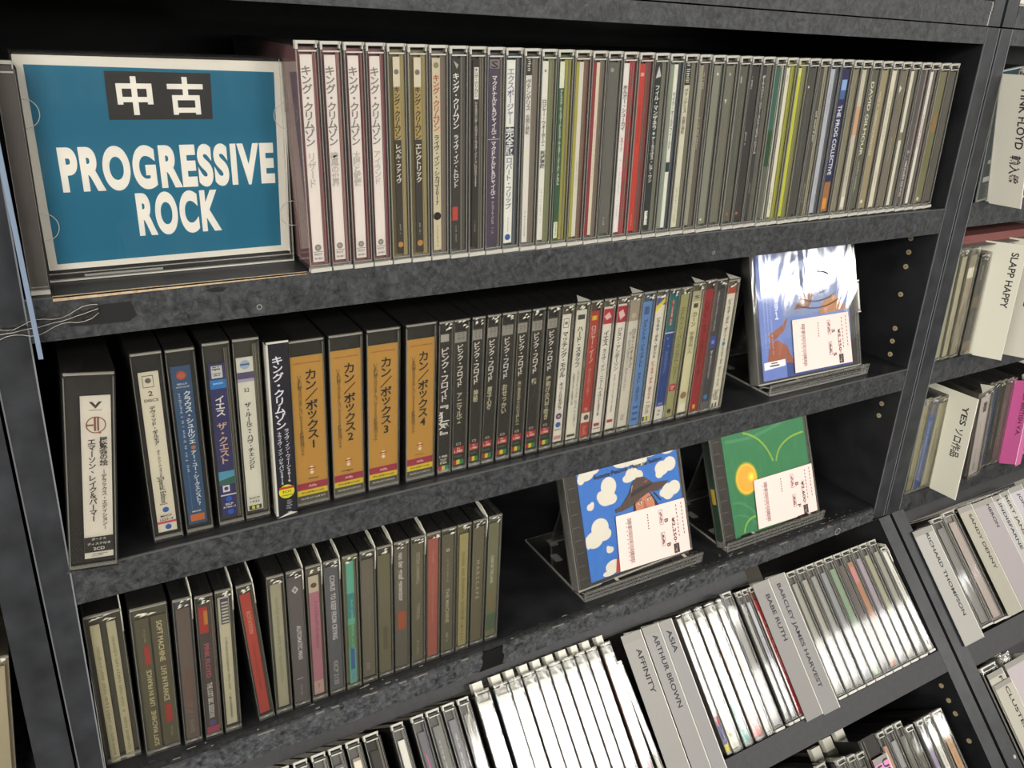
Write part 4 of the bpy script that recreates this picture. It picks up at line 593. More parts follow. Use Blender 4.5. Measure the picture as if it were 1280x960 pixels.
# cabinet stacked on top
top = tag(empty('upper_cabinet', (0, 0, .158)), 'upper shelving cabinet whose scuffed lower rail crosses the top edge', 'shelf')
def tp(o): o.matrix_parent_inverse = Matrix.Translation((0, 0, -.158)); return o
b = MB(); b.box(-.165, .6035, 0, .2, .1582, .1775, 'lam'); tp(b.build('bottom_rail', top))
b = MB(); b.hexa([(.6035, 0, .1582), (.6195, 0, .1582), (.6195, .2, .1582), (.6035, .2, .1582), (.595, 0, .34), (.611, 0, .34), (.611, .2, .34), (.595, .2, .34)], 'post'); tp(b.build('upright', top))
b = MB()
for i in range(26): 
    z = .1582 + i * .00072; x = .6005 + random.uniform(-.0007, .0007); b.box(x, x + .0008, -.0004, 0, z, z + .0006, '#b8b4a8')
tp(b.build('frayed_edge', top))
top2 = tag(empty('upper_cabinet', (.63, 0, .158)), 'second upper cabinet at the top right corner', 'shelf')
b = MB(); b.hexa([(-.0065, 0, .0002), (.011, 0, .0002), (.011, .2, .0002), (-.0065, .2, .0002), (-.0155, 0, .18), (.001, 0, .18), (.001, .2, .18), (-.0155, .2, .18)], 'post'); b.build('upright', top2)
b = MB(); b.box(.011, .5, 0, .2, .0002, .0178, 'lam'); b.build('bottom_rail', top2)
# neighbouring unit on the left
lft = tag(empty('shelving_unit', (-.19, 0, 0)), 'dark shelving unit at the left edge of the picture', 'shelf')
b = MB(); b.hexa([(-.0020, 0, -.40), (.0195, 0, -.40), (.0195, .2, -.40), (-.0020, .2, -.40), (.006, 0, -.0145), (.0228, 0, -.0145), (.0228, .2, -.0145), (.006, .2, -.0145)], 'post'); b.build('upright', lft)
b = MB(); b.hexa([(.006, 0, -.0135), (.0230, 0, -.0135), (.0230, .2, -.0135), (.006, .2, -.0135), (.008, 0, .157), (.0245, 0, .157), (.0245, .2, .157), (.008, .2, .157)], 'post'); b.build('upright', lft)
for z in (-.1902, -.352): b = MB(); b.box(-.3, -.0002, 0, .2, z, z + .0225, 'lam'); b.build('shelf_board', lft)
b = MB(); b.box(-.3, .02, .2, .206, -.36, .157, 'black'); b.build('back_panel', lft)
# room
b = MB(); b.box(-4, 8, -7, 1.5, 1.30, 1.34, '#b8b4aa'); tag(b.build('ceiling'), kind='structure')
b = MB(); b.box(-4, 8, -7, 1.5, -1.46, -1.42, '#6a645a'); tag(b.build('floor'), kind='structure')
b = MB(); b.box(-4, 8, .40, .44, -1.42, 1.30, '#a8a49a'); tag(b.build('wall_back'), kind='structure')

b = MB(); b.box(-3.5, 6.5, -2.05, -1.75, -1.42, .22, '#1a1a1b'); rr = random.Random(21)  # unseen dark disc rack across the aisle; darkens reflections
for zr in (-1.1, -.90, -.70, -.50, -.30, -.10, .07):
    x = -2.2
    while x < 3.6:
        wq = rr.choice((.011, .012, .024)); b.box(x, x + wq * .8, -1.752 + rr.uniform(-.004, .004), -1.7495, zr, zr + .125, rr.choice(('#c8c4b8', '#8a867a', '#4a4844', '#b0a890', '#d8d4c8', '#6a6a72', '#7a3a34', '#3a4a6a'))); x += wq + (.15 if rr.random() < .02 else 0)
tag(b.build('rack_aisle_opposite'), kind='structure')

def lift(sp, f):
    def g(c):
        v = [int(c[i:i + 2], 16) for i in (1, 3, 5)]
        if max(v) > 150: return c
        return '#%02x%02x%02x' % tuple(min(255, int(q * f)) for q in v)
    d = dict(sp)
    for k in ('card', 'tray', 'strip'):
        if d.get(k, '').startswith('#') : d[k] = g(d[k])
    if d.get('more'): d['more'] = [(a, b_, g(c), e) for a, b_, c, e in d['more']]
    return d
# ------------------------------------------------------------------ top shelf
BZ = 0.0003
n = len(R1)
for i, (desc, sp) in enumerate(R1):
    bl = T1[i] + 2.6 + 7.0 * i / 46; br = T1[i + 1] + 2.6 + 7.0 * (i + 1) / 46
    w_ = (br - bl) / 1000 - .0004; lean = math.atan((T1[i] - bl) / 125.0)
    case(desc + ', ' + nth(i + 1) + ' on the top shelf', ((bl + br) / 2000, -.0022 + .009 * i / 46 + random.uniform(-.0006, .0006), BZ + .0008 * i / 46), w_, .1262, lift(sp, 1.18), 0, lean, 'disc cases packed along the top shelf', D=.140)
# grey blank spine and the sign
case('blank grey case spine standing left of the teal sign', (-.1384, .006, BZ), .0094, .1125, dict(card='#5a5450', cw=(.0, .9), ch=(.02, .99), tray='#4a4642'), 0, .02, name='disc_case', D=.12)
sg = tag(empty('sign_case', (-.0665, .026, BZ)), 'teal and white genre sign standing in a clear case at the top left', 'sign')
X0 = -.0665
b = MB(); b.box(-.0655, .0635, .003, .010, 0, .1150, '#14120f'); b.build('tray', sg)
b = MB(); b.hexa([(-.0663, .0014, .0060), (.0633, .0014, .0062), (.0633, .0020, .0062), (-.0663, .0020, .0060), (-.0660, .0014, .1140), (.0660, .0014, .1135), (.0660, .0020, .1135), (-.0660, .0020, .1140)], '#e8e2d6')
b.add([(-.0621, .0013, .0092), (.0581, .0013, .0098), (.0601, .0013, .1080), (-.0617, .0013, .1095)], [(0, 1, 2, 3)], '#0c6a88')
b.add([(-.0268, .0012, .0832), (.0250, .0012, .0832), (.0258, .0012, .1068), (-.0264, .0012, .1072)], [(0, 1, 2, 3)], '#2a2826')
def place(key, x0, x1, z0, z1, y, col, bb=b):
    g = GLYPH.get(key)
    if not g: return
    bb.glyphs(key, (lambda x, y_: (x0 + (x - g[2]) / (g[3] - g[2]) * (x1 - x0), y, z0 + (y_ - g[4]) / (g[5] - g[4]) * (z1 - z0))), col)
place(('中', .03), -.0218, -.0045, .0856, .1048, .0010, '#f4f0e6'); place(('古', .03), .0030, .0212, .0856, .1048, .0010, '#f4f0e6')
place(('PROGRESSIVE', .052), -.0535, .0570, .0468, .0702, .0010, '#f0ebe0'); place(('ROCK', .052), -.0195, .0245, .0212, .0452, .0010, '#f0ebe0')
b.build('sign_sheet', sg)
b = MB(); b.box(-.0671, .0650, 0, .011, 0, .1160, 'clear'); b.build('shell', sg)
b = MB(); b.box(-.0671, .0650, -.0004, .002, .0000, .0008, 'edge'); b.box(-.0671, .0650, -.0003, .0005, .0040, .0045, 'edge2'); b.box(-.05, -.01, -.0004, .0003, .0018, .0030, 'edge2')
b.box(.0645, .0652, -.0003, .011, 0, .116, 'edge2'); b.box(.0628, .0632, -.0003, .0003, .004, .115, 'edge2')
b.build('case_rim', sg)
for (cx, cz) in ((-.0655, .0870), (-.0655, .0300), (.0655, .0850), (.0655, .0290)): b = MB(); b.ring(cx, cz, .0075, .0004, -.0003, 'edge', 24); b.build('booklet_tab', sg)
b = MB(); b.hexa([(-.1452, -.012, -.0280), (-.1430, -.012, -.0280), (-.1430, .0, -.0280), (-.1452, .0, -.0280), (-.1462, -.012, .130), (-.1440, -.012, .130), (-.1440, .0, .130), (-.1462, .0, .130)], 'blue')
tag(b.build('divider_card'), 'pale blue plastic divider seen edge-on at the far left', 'card', )

# ------------------------------------------------------------------ second shelf
for i, (desc, kind, sp) in enumerate(R2):
    xb0, xb1, xt0, xt1 = P2[i]; w_ = (xb1 - xb0) / 1000; cx = (xb0 + xb1) / 2000; lean = math.atan(((xt0 + xt1) - (xb0 + xb1)) / 2 / 125.0)
    lab = desc if i == 0 else desc + (', ' + nth(i + 1) + ' on the middle shelf')
    y = -.0037 if i == 0 else (.004 if i == 5 else .0085)
    if kind == 'A':
        case(lab, (cx, y, -.1660 + .0003), w_ * .985, H2[i], sp, 0, lean, None if i == 0 else 'disc cases on the middle shelf', D=.140, name='box_set' if i in (0, 6, 7, 8, 9) else 'disc_case')
    else:
        o = tag(empty('box_set', (cx, y, -.1657), 0, lean), lab, 'CD', 'disc cases on the middle shelf')
        b = MB(); h = w_ / 2; b.box(-h, h, 0, .14, 0, .1235, '#23222a'); b.box(-h - .0002, -h + .0012, -.0002, .139, .001, .122, '#d4d0c4'); draw(b, BOXPR, -h + .0012, h, .001, .1225, -.0003); b.build('slipcase', o)
        b = MB(); b.box(-h - .0004, h + .0002, -.0012, .141, -.0001, .1240, 'wrap'); b.build('shrink_wrap', o)
        b = MB(); b.box(-h, h, -.0016, -.0008, .1228, .1240, 'edge'); b.add([(-h, -.0014, .0), (h, -.0014, .002), (h * .3, -.0014, .0035)], [(0, 1, 2)], 'edge'); b.build('wrap_fold', o)

# ------------------------------------------------------------------ third shelf
for i, (desc, fl, sp) in enumerate(R3):
    xb0, xb1, xt0, xt1 = P3[i]; w_ = (xb1 - xb0) / 1000; cx = (xb0 + xb1) / 2000; lean = math.atan(((xt0 + xt1) - (xb0 + xb1)) / 2 / 124.0)
    d = dict(style='dim', sleeve='crinkle', dot=True, tray='#4a463c'); d.update(lift(sp, 1.24)); d['dot'] = i > 1
    if fl.startswith('leaf') and fl != 'leafb': d['flap'] = 'leaf'
    y = .0052 if i > 2 else (.0135, .0085, .0065)[i]
    case(desc + ', ' + nth(i + 1) + ' on the lowest upright shelf', (cx, y, -.3353), w_ * .975, .1245 if i < 3 else .1235, d, 0, lean, 'disc cases on the lowest upright shelf', D=.140)

# ------------------------------------------------------------------ sloping rows
for i, (x0, x1, desc, sp) in enumerate(R4):
    H = sp.get('H', .1300); cx = (x0 + x1) / 2000
    lean = .0
    if 'leaning white' in desc: lean = -.05; H = .112
    wd = (x1 - x0) / 1000 - .0004
    if x0 > 480: wd = (x1 - x0) / 1000 + .0016
    case(desc + ', ' + nth(i + 1) + ' in the sloping bin', S(cx, .1508, .0), wd, H, sp, RX45, lean, 'disc cases in the sloping bin', D=.14)
case('leaning last case with shiny white spine against the post', S(.6315, .1500, .0), .0105, .1180, dict(card=WH, tray='#a8a6a0', cw=(.2, .8), ch=(.02, .97), pr=[('s', .8, .2, '#77756e', .5, .3), ('b', .05, .1, '#33312c', .3, .7)], flap='leaf'), RX45, -.03, 'disc cases in the sloping bin', D=.13)
for i, (x0, x1, st, desc, sp) in enumerate(R5):
    case(desc, S((x0 + x1) / 2000, .3320, 0), (x1 - x0) / 1000, .332 - st / 1000, sp, RX45, 0, 'disc cases in the lowest bin', D=.14)
o = tag(empty('box_set', S(.4935, .332, .0), RX45), 'glossy black ridged case behind the pink card in the lowest bin', 'CD')
b = MB(); b.box(-.0105, .0125, .001, .14, 0, .1400, '#141210'); b.box(-.0085, -.0078, -.0002, .001, .02, .139, '#6a675c'); b.box(-.005, -.0042, -.0002, .001, .02, .139, '#55534a'); b.build('body', o)
b = MB(); b.box(-.011, .013, 0, .141, 0, .1406, 'clear'); b.build('shell', o)
for k, (x, s, c) in enumerate(((.335, .192, '#c8c4b4'), (.350, .189, '#c4c0b0'), (.366, .186, '#ccc8b8'), (.383, .183, '#c8c4b4'), (.455, .187, '#c4c0b0'), (.473, .184, '#ccc8b8'), (.492, .181, '#c8c4b4'))):
    q = tag(empty('sleeve_tab', S(x, s + .012, .03), RX45), ['foremost', 'next', 'third', 'fourth', 'fifth', 'sixth', 'last'][k] + ' of the cream sleeve tabs under the sloping rail', 'sleeve', 'cream sleeve tabs poking up in the lowest bin')
    b = MB(); b.box(-.006, .006, 0, .006, 0, .012, 'flap'); b.box(-.007, .007, -.001, .10, -.11, .0, '#4a473e'); b.build('tab', q)

# divider cards in the slopes
def dcard(txt, x0, x1, s0, s1, off, label, col='#8a8782', ta=.07, per=.0052, tb=None, cap=.0054, xc=.6, fold=True, txts=None, name='divider_card', x0b=None, ink='#222020'):
    o = tag(empty(name, S((x0 + x1) / 2, s1, off), RX45), label, 'card', 'divider cards in the sloping bins')
    W = x1 - x0; H = s1 - s0; b = MB(); b.box(-W / 2, W / 2, 0, .0006, 0, H, col); b.quad(-W / 2, W / 2, H * .95, H, -.00006, '#85827b')
    for (t, a, xcc) in (txts or [(txt, ta, xc)]):
        draw(b, [('r', t, 1 - a, 1 - a - per * len(t) / H, ink, xcc, cap / W)], -W / 2, W / 2, 0, H, -.0001)
    b.build('card_face', o)
    if fold:
        b = MB(); b.box(W / 2 - .0007, W / 2, -.0006, .03, 0, H, '#d4d1c6'); b.build('folded_edge', o)
    return o
dcard('AFFINITY', .2655, .2880, .0205, .1700, -.0022, 'leftmost of the three grey lettered cards between white discs', ta=.10, per=.0050)
dcard('ARTHUR BROWN', .2895, .3085, .0205, .1700, -.0026, 'middle of the three grey lettered cards between white discs', '#878482', ta=.06, per=.0055, xc=.58)
dcard('ASIA', .3092, .3240, .0210, .1680, -.0030, 'rightmost of three grey cards, with a four-letter title', '#858281', ta=.06, per=.0052, xc=.5)
dcard('BABE RUTH', .4310, .4533, .0195, .1545, -.0020, 'wide grey card with two-word title just right of a red spine', '#817e7b', ta=.10, per=.0052, xc=.62)
dcard('BARCLEY JAMES HARVEST', .4538, .4760, .0190, .1560, -.0026, 'grey card with the longest title, three words, overlapping another card', '#827f7d', ta=.06, per=.0050, xc=.42, cap=.005)
dcard('RICHARD THOMPSON', .6785, .7130, .0285, .1600, -.0030, 'pale card in the right slope standing directly against the double post', '#9c9993', ta=.05, per=.0060, xc=.62)
dcard('SANDY DENNY', .7690, .7960, .0225, .1530, -.0020, 'ivory card in the right slope left of a wide lilac-white card', '#999586', ta=.08, per=.0062, xc=.62)
dcard('HERON', .7965, .8360, .0235, .1530, -.0028, 'wide lilac-white card with a five-letter title in the right slope', '#968e8e', ta=.05, per=.0058, xc=.68)
dcard('LINDISFARNE', .8365, .8525, .0240, .1520, -.0034, 'narrow one-word card just right of the wide lilac-white card', '#a3a19f', ta=.04, per=.0058, xc=.5)
dcard('BERT JANSCH', .8530, .8710, .0230, .1520, -.0036, 'two-word narrow card second from the right edge of the frame', '#a8a69e', ta=.04, per=.0060, xc=.5)
dcard('JOHN', .8715, .9000, .0220, .1520, -.0038, 'lilac card with a four-letter word cut by the right edge', '#a7a3a7', ta=.07, per=.0062, xc=.55)
dcard('CLUSTER', .6930, .7240, .2080, .3100, -.0030, 'cream card with a seven-letter title below the right slope rail', '#a6a294', ta=.06, per=.0070, xc=.6)
dcard('F', .6925, .7200, .1960, .3100, -.0012, 'card showing only the letter F above another card', '#a8a598', ta=.06, per=.005, xc=.7)
dcard('GURU', .7250, .7700, .1950, .3100, -.0020, 'pinkish card with a four-letter word in the lower right corner', '#aba0a3', ta=.10, per=.0080, xc=.75)
dcard('USED BRIT', .4870, .5075, .2110, .3300, -.0040, 'pink card lettered USED BRIT at the bottom edge', '#d080b0', ta=.03, per=.0065, xc=.62, cap=.0075, txts=[('USED BRIT', .03, .72), ('USED BRIT', .06, .25)])
for (x0, x1, s0, s1, desc, sp) in ((.7215, .7430, .0235, .1530, 'wide clear case with navy fleck beside a name card', p4('#8a8886', '#55534f', pr=[('b', .4, .5, '#3c4a6a', .3, .6)])), (.7440, .7685, .0215, .1540, 'pale pinkish case left of an ivory name card', p4('#b4a8a2', '#8a8480')),
                                   (.6900, .7200, .1880, .3320, 'dark case behind the cards at the lower right', p4('#2c2a26', '#1c1a18')), (.727, .745, .186, .332, 'white-tabbed case behind the lower right cards', s4('#8a8678'))):
    case(desc, S((x0 + x1) / 2, s1, .001), x1 - x0, s1 - s0, sp, RX45, 0, 'disc cases in the right-hand slope')
for i in range(9):
    x = .775 + i * .0135; case('thin-edged case behind the name cards, ' + nth(i + 1) + ' from their left', S(x, .1555, .004), .0128, .1345, p4('#9a9892'), RX45, 0, 'disc cases in the right-hand slope')

# ------------------------------------------------------------------ upright shelves of the right-hand unit
def rcase(desc, xt0, xb0, w_, z0, H, sp, y=.001, D=.14, name='disc_case'):
    return case(desc, (xb0 + w_ / 2, y, z0), w_, H, sp, 0, math.atan((xt0 - xb0) / H), 'disc cases in the right-hand unit', D=D, name=name)
rcase('dark teal wide case with white print at the upper right', .6425, .6600, .0300, .0035, .1230, dict(style='thick', card='#20404a', tray='#1c2c30', cw=(.02, .95), ch=(.0, 1), pr=[('b', .0, .17, '#34424a'), ('b', .30, .33, '#c8ccc8', .3, .95), ('s', .5, .49, '#b8bcb8', .6, .6), ('b', .16, .20, '#d4d4cc', .2, .95), ('s', .14, .02, '#8a9498', .6, .5), ('b', .44, .45, '#8ab0b8', .5, .9)]))
for i in range(5): rcase('grey case behind the top right card, ' + nth(i + 1) + ' after the teal one', .676 + i * .0135, .692 + i * .0135, .0125, .0035, .1250, p4('#77756c', GR))
def ucard(label, T, B, dx, dy, col, texts, th=.0008, y0=0.0, grp='upright divider cards in the right-hand unit'):
    """a stiff card standing out from the shelf front: T, B are its inner top and bottom corners"""
    H = math.hypot(T[1] - B[1], T[0] - B[0]); W = math.hypot(dx, dy); ez = Vector(((T[0] - B[0]) / H, 0, (T[1] - B[1]) / H)); ex = Vector((dx / W, dy / W, 0)); ey = ez.cross(ex); ex = ey.cross(ez)
    o = tag(bpy.data.objects.new('divider_card', None), label, 'card', grp); COL.objects.link(o)
    mm = Matrix.Identity(4)
    for r_ in range(3): mm[r_][0] = ex[r_]; mm[r_][1] = ey[r_]; mm[r_][2] = ez[r_]; mm[r_][3] = (B[0], y0, B[1])[r_]
    o.matrix_world = mm; b = MB(); b.box(-.03, W, 0, th, 0, H, col)
    draw(b, texts, 0, W, 0, H, -.0001); draw(b, [], 0, W, 0, H, 0); b.build('card_face', o)
    b = MB(); b.box(W - .0004, W + .0001, -.0001, th + .0001, 0, H, '#e4e0d2'); b.build('card_edge', o); return o
ink = '#2e2c2a'
ucard('ivory card jutting out beside dark teal case at upper right', (.6435, .1200), (.6800, .0015), .0022, -.0305, '#cdc9bb', [('r', 'PINK FLOYD', .90, .46, ink, .72, .24), ('r', '輸入盤', .41, .19, ink, .66, .26)])
ucard('ivory card jutting out below the maroon case, middle right shelf', (.7145, -.0400), (.7320, -.1675), .0110, -.0260, '#cdcab9', [('r', 'SLAPP HAPPY', .93, .46, ink, .68, .24)])
ucard('second ivory card on the middle right shelf, cut by the frame', (.7560, -.0400), (.7830, -.1735), .0100, -.0260, '#ccc9ba', [('r', 'SOFT MACHINE', .98, .45, ink, .68, .26)])
ucard('ivory card with English and Japanese lettering on lower right shelf', (.7108, -.2052), (.7282, -.3362), .0020, -.0310, '#c9c6b4', [('r', 'YES', .90, .72, ink, .66, .22), ('r', 'ソロ作品', .68, .40, ink, .60, .26)])
ucard('rose-pink card lettered USED BRITISH V.A.', (.8434, -.2180), (.8689, -.3365), .0120, -.0135, '#a84a7c', [('r', 'USED BRITISH V.A.', .95, .36, '#4a2438', .72, .26)])
b = MB(); b.hexa([(.8812, -.0138, -.3368), (.8940, -.0128, -.3368), (.8940, -.0118, -.3368), (.8812, -.0128, -.3368), (.8556, -.0138, -.2180), (.8690, -.0128, -.2180), (.8690, -.0118, -.2180), (.8556, -.0128, -.2180)], '#b85c90')
tag(b.build('divider_card'), 'pink card front turned to the aisle beside the rose-pink card', 'card')
zB = -.1663
rcase('cream case first beside the post, middle right shelf', .6500, .6650, .0128, zB, .1235, s4('#b8b498', flap='', cw=(.2, .8), strip='#8ab0c0', sw=(.82, .93)))
rcase('cream-spined case with beige edge, middle right shelf', .6633, .6780, .0135, zB, .1235, s4('#c0bca4', flap='corner', cw=(.15, .75), strip='#8a6a54', pr=[('s', .4, .1, '#8a8672')]))
rcase('case with square white sticker near its top', .6775, .6920, .0145, zB, .1238, s4('#a49c88', flap='', cw=(.1, .9), pr=[('b', .78, .88, '#e4e0d0', .0, .9), ('s', .6, .3, '#77725f')]))
rcase('dark brown case left of an ivory name card', .6990, .7120, .0150, zB, .1150, s4('#33302c', flap='', tray='#2a2622', cw=(.1, .9), pr=[('s', .95, .8, '#b8b4a4', .5, .3), ('b', .5, .62, '#6a5440'), ('s', .45, .1, '#8a8474', .5, .3), ('b', .0, .12, '#7a6a50')]))
for i in range(6): rcase('shadowed case past the name cards, ' + nth(i + 1) + ' along', .740 + i * .0145, .757 + i * .0145, .0132, zB, .1215, p4('#6e6a5e', GR))
b = MB(); b.box(.652, .800, .010, .135, -.0415, -.0330, '#5a3430'); b.box(.652, .800, .0088, .0100, -.0415, -.0330, '#6a3c38'); b.box(.652, .830, .0, .125, -.0425, -.0418, '#55534c')
tag(b.build('disc_case'), 'maroon case lying flat on top of the upright ones', 'CD')
for i in range(5):
    b = MB(); b.box(.690 + i * .0165, .702 + i * .0165, .14, .146, -.030, -.0225, 'flap'); tag(b.build('sleeve_tab'), 'cream sleeve tab under the upper right shelf, ' + nth(i + 1) + ' from the post', 'sleeve', 'cream sleeve tabs under the upper right shelf')
zC = -.3349
rcase('beige spine beside the post on the lower right shelf', .6675, .6810, .0145, zC, .1250, s4('#a8a284', flap='', cw=(.3, .9), strip='#77705a', sw=(.05, .28), pr=[('s', .9, .1, '#8a8468', .6, .4)]))
rcase('blue spine with white script on the lower right shelf', .6838, .6965, .0138, zC, .1240, s4('#4a68a4', flap='', cw=(.1, .85), pr=[('b', .88, 1, '#8a7468', .2, .8), ('s', .8, .1, '#c0c8d8', .5, .35)]))
rcase('cream spine with black print left of ivory card', .6980, .7110, .0165, zC, .1220, s4('#c8c4a4', flap='', cw=(.1, .85), pr=[('s', .7, .3, '#55513c', .5, .25)]))
rcase('white and grey case jutting past its neighbours', .7610, .7890, .0235, zC - .0001, .1240, s4('#d0c8c4', flap='corner', cw=(.15, .85), tray='#8a8480', pr=[('b', .80, .92, '#55524e', .4, .75), ('s', .7, .15, '#a8a29c', .4, .2), ('b', .05, .15, '#a8a4a0', .3, .6)]), y=-.008)
for i, (xt, xb, wd, c) in enumerate(((.7850, .8130, .013, '#6a4a48'), (.7990, .8270, .013, '#4a5878'), (.8120, .8400, .013, '#4e4a44'), (.8260, .8540, .013, '#6a6258'))):
    rcase(['reddish', 'blue-grey', 'dark brown', 'taupe'][i] + ' spine between the ivory and pink cards', xt, xb, wd, zC, .1240, s4(c, flap='', tray=GR, pr=[('s', .8, .2, '#a8a494', .5, .3)]))
rcase('white slim spine with pink print beside the pink card', .8395, .8680, .0075, zC, .1220, s4('#dcd4d0', flap='', pr=[('s', .8, .1, '#c06a90', .5, .4)]))
for i in range(3): rcase('olive-grey case behind the pink card, ' + nth(i + 1) + ' along', .862 + i * .014, .893 + i * .014, .013, zC, .124, p4('#77745c', GR))
# white cards on the cabinet above
for i in range(6):
    o = tag(empty('divider_card', (.505 + i * .0185, .001, .1777)), 'white card bottom at the top right, ' + nth(i + 1) + ' from the left', 'card', 'white cards in the upper cabinet')
    b = MB(); b.box(-.0088, .0086, 0, .0008, 0, .12, '#c4c0b8'); b.box(.0078, .0086, 0, .03, 0, .12, '#8a867c'); b.build('card_face', o)
    if i == 5: o.location.x = .6455
o = case('cream case leaning in the unit at the far left', (-.2090, .004, -.3293), .0115, .115, s4('#b8ae94', flap='', cw=(.1, .75), tray='#8a7a60'), 0, .12)

# ------------------------------------------------------------------ three cases shown face-on in acrylic stands
def frame(X0_, y0, z0, t, yw):
    o = bpy.data.objects.new('x', None); t, yw = math.radians(t), math.radians(yw)
    o.matrix_world = Matrix.Translation((X0_, y0, z0)) @ Matrix.Rotation(yw, 4, 'Z') @ Matrix.Rotation(-t, 4, 'X'); COL.objects.link(o); return o
MMf = .001
def P_(b, pts, y, col): b.poly([(x * MMf, z * MMf) for x, z in pts], y, col)
def blob(b, cx, cz, rx, rz, y, col, rot=0): b.disc(cx * MMf, cz * MMf, rz * MMf, y, col, 22, rx * MMf, rot)
def sticker(o, q, cond, price, y=-.0014):
    (x0, z1), (x1, _), (x1b, z0b), (x0b, z0) = q
    b = MB(); pts = [q[3], q[2], q[1], q[0]]
    b.hexa([(p[0] * MMf, y, p[1] * MMf) for p in (q[3], q[2])] + [(p[0] * MMf, y + .0004, p[1] * MMf) for p in (q[2], q[3])] + [(p[0] * MMf, y, p[1] * MMf) for p in (q[0], q[1])] + [(p[0] * MMf, y + .0004, p[1] * MMf) for p in (q[1], q[0])], '#dfbfb7')
    def U(u, v):  # u right, v up in 0..1
        a = q[3][0] + (q[2][0] - q[3][0]) * u, q[3][1] + (q[2][1] - q[3][1]) * u; c = q[0][0] + (q[1][0] - q[0][0]) * u, q[0][1] + (q[1][1] - q[0][1]) * u
        return ((a[0] + (c[0] - a[0]) * v) * MMf, y - .00015, (a[1] + (c[1] - a[1]) * v) * MMf)
    def rect(u0, u1, v0, v1, c, dy=0):
        vs = [U(u0, v0), U(u1, v0), U(u1, v1), U(u0, v1)]; b.add([(p[0], p[1] - dy, p[2]) for p in vs], [(0, 1, 2, 3)], c)
    rr = random.Random(5)
    v = .90
    while v > .10:
        h = rr.choice((.006, .006, .012)); rect(.150, .205, v - h, v, '#4a3a38'); v -= h + rr.choice((.006, .010))
    v = .84
    for k in range(10): rect(.128, .140, v - .02, v, '#6a5450'); v -= .075
    for (u0, u1, v0, v1) in ((.60, .655, .62, .90), (.60, .655, .22, .48)):
        for (a, c_, d, e) in ((u0, u1, v1 - .008, v1), (u0, u1, v0, v0 + .008), (u0, u0 + .004, v0, v1), (u1 - .004, u1, v0, v1)): rect(a, c_, d, e, '#5a4644')
        for k in range(5): rect(u0 + .012 + (k % 2) * .02, u0 + .024 + (k % 2) * .02, v0 + .03 + k * .045, v0 + .055 + k * .045, '#6a5450')
    for k in range(6): rect(.43, .445, .86 - k * .05, .885 - k * .05, '#4a3a38'); 
    for k in range(9): rect(.935, .947, .90 - k * .07, .94 - k * .07, '#5a4644'); rect(.855, .867, .88 - k * .07, .92 - k * .07, '#5a4644')
    rect(.765, .845, .02, .20, '#3a302e')
    for k in range(6): rect(.775 + rr.random() * .05, .79 + rr.random() * .05, .04 + k * .024, .055 + k * .024, '#a89894', .0001)
    def rot(txt, u, v0, v1, cap, c='#3c302e'):
        g = GLYPH.get((txt, LV))
        if not g: return
        def fx(x, y_):
            uu = u + (y_ - .36) / .73 * cap; vv = v1 - (x - g[2]) / (g[3] - g[2]) * (v1 - v0); p = U(uu, vv); return (p[0], p[1] - .0001, p[2])
        b.glyphs((txt, LV), fx, c)
    rot(cond[0], .70, .64, .71, .055); rot(cond[1], .70, .18, .25, .055); rot(price, .80, .26, .70, .045); rot('中古', .625, .66, .86, .02); rot('状態', .625, .26, .44, .02)
    rot('1001', .80, .22, .25, .02)
    b.build('price_sticker', o)
def jewel_face(o, xl, xr, z0, z1, strip, D=.0105):
    b = MB(); b.box(xl + .001, xr - .002, .0014, D - .001, z0 + .001, z1 - .001, '#38342f'); b.build('tray', o)
    if strip:
        b = MB(); b.box(xl + .0008, -.0006, .0004, .0014, z0 + .002, z1 - .002, strip)
        for k in range(9): zz = z0 + .01 + k * .012; b.box(xl + .0035, -.004, .0001, .0004, zz, zz + .0006, '#66605a')
        b.box(xl + .002, xl + .0026, 0, .0004, z0 + .002, z1 - .002, '#77706a'); b.build('hinge_strip', o)
    b = MB(); b.box(xl, xr, 0, D, z0, z1, 'clear'); b.build('shell', o)
    b = MB(); b.box(xl, xr, -.0004, .0016, z0, z0 + .0012, 'edge'); b.box(xl, xl + .0006, -.0003, D, z0, z1, 'edge2'); b.box(xr - .0008, xr, -.0003, D, z0, z1, 'edge2'); b.box(xr - .0036, xr - .0032, -.0002, .0005, z0, z1, 'edge2'); b.build('case_rim', o)
    b = MB(); b.box(xl - .0006, xr + .0006, -.0008, D + .0006, z0 - .0005, z1 + .0004, 'wrap'); b.build('shrink_wrap', o)
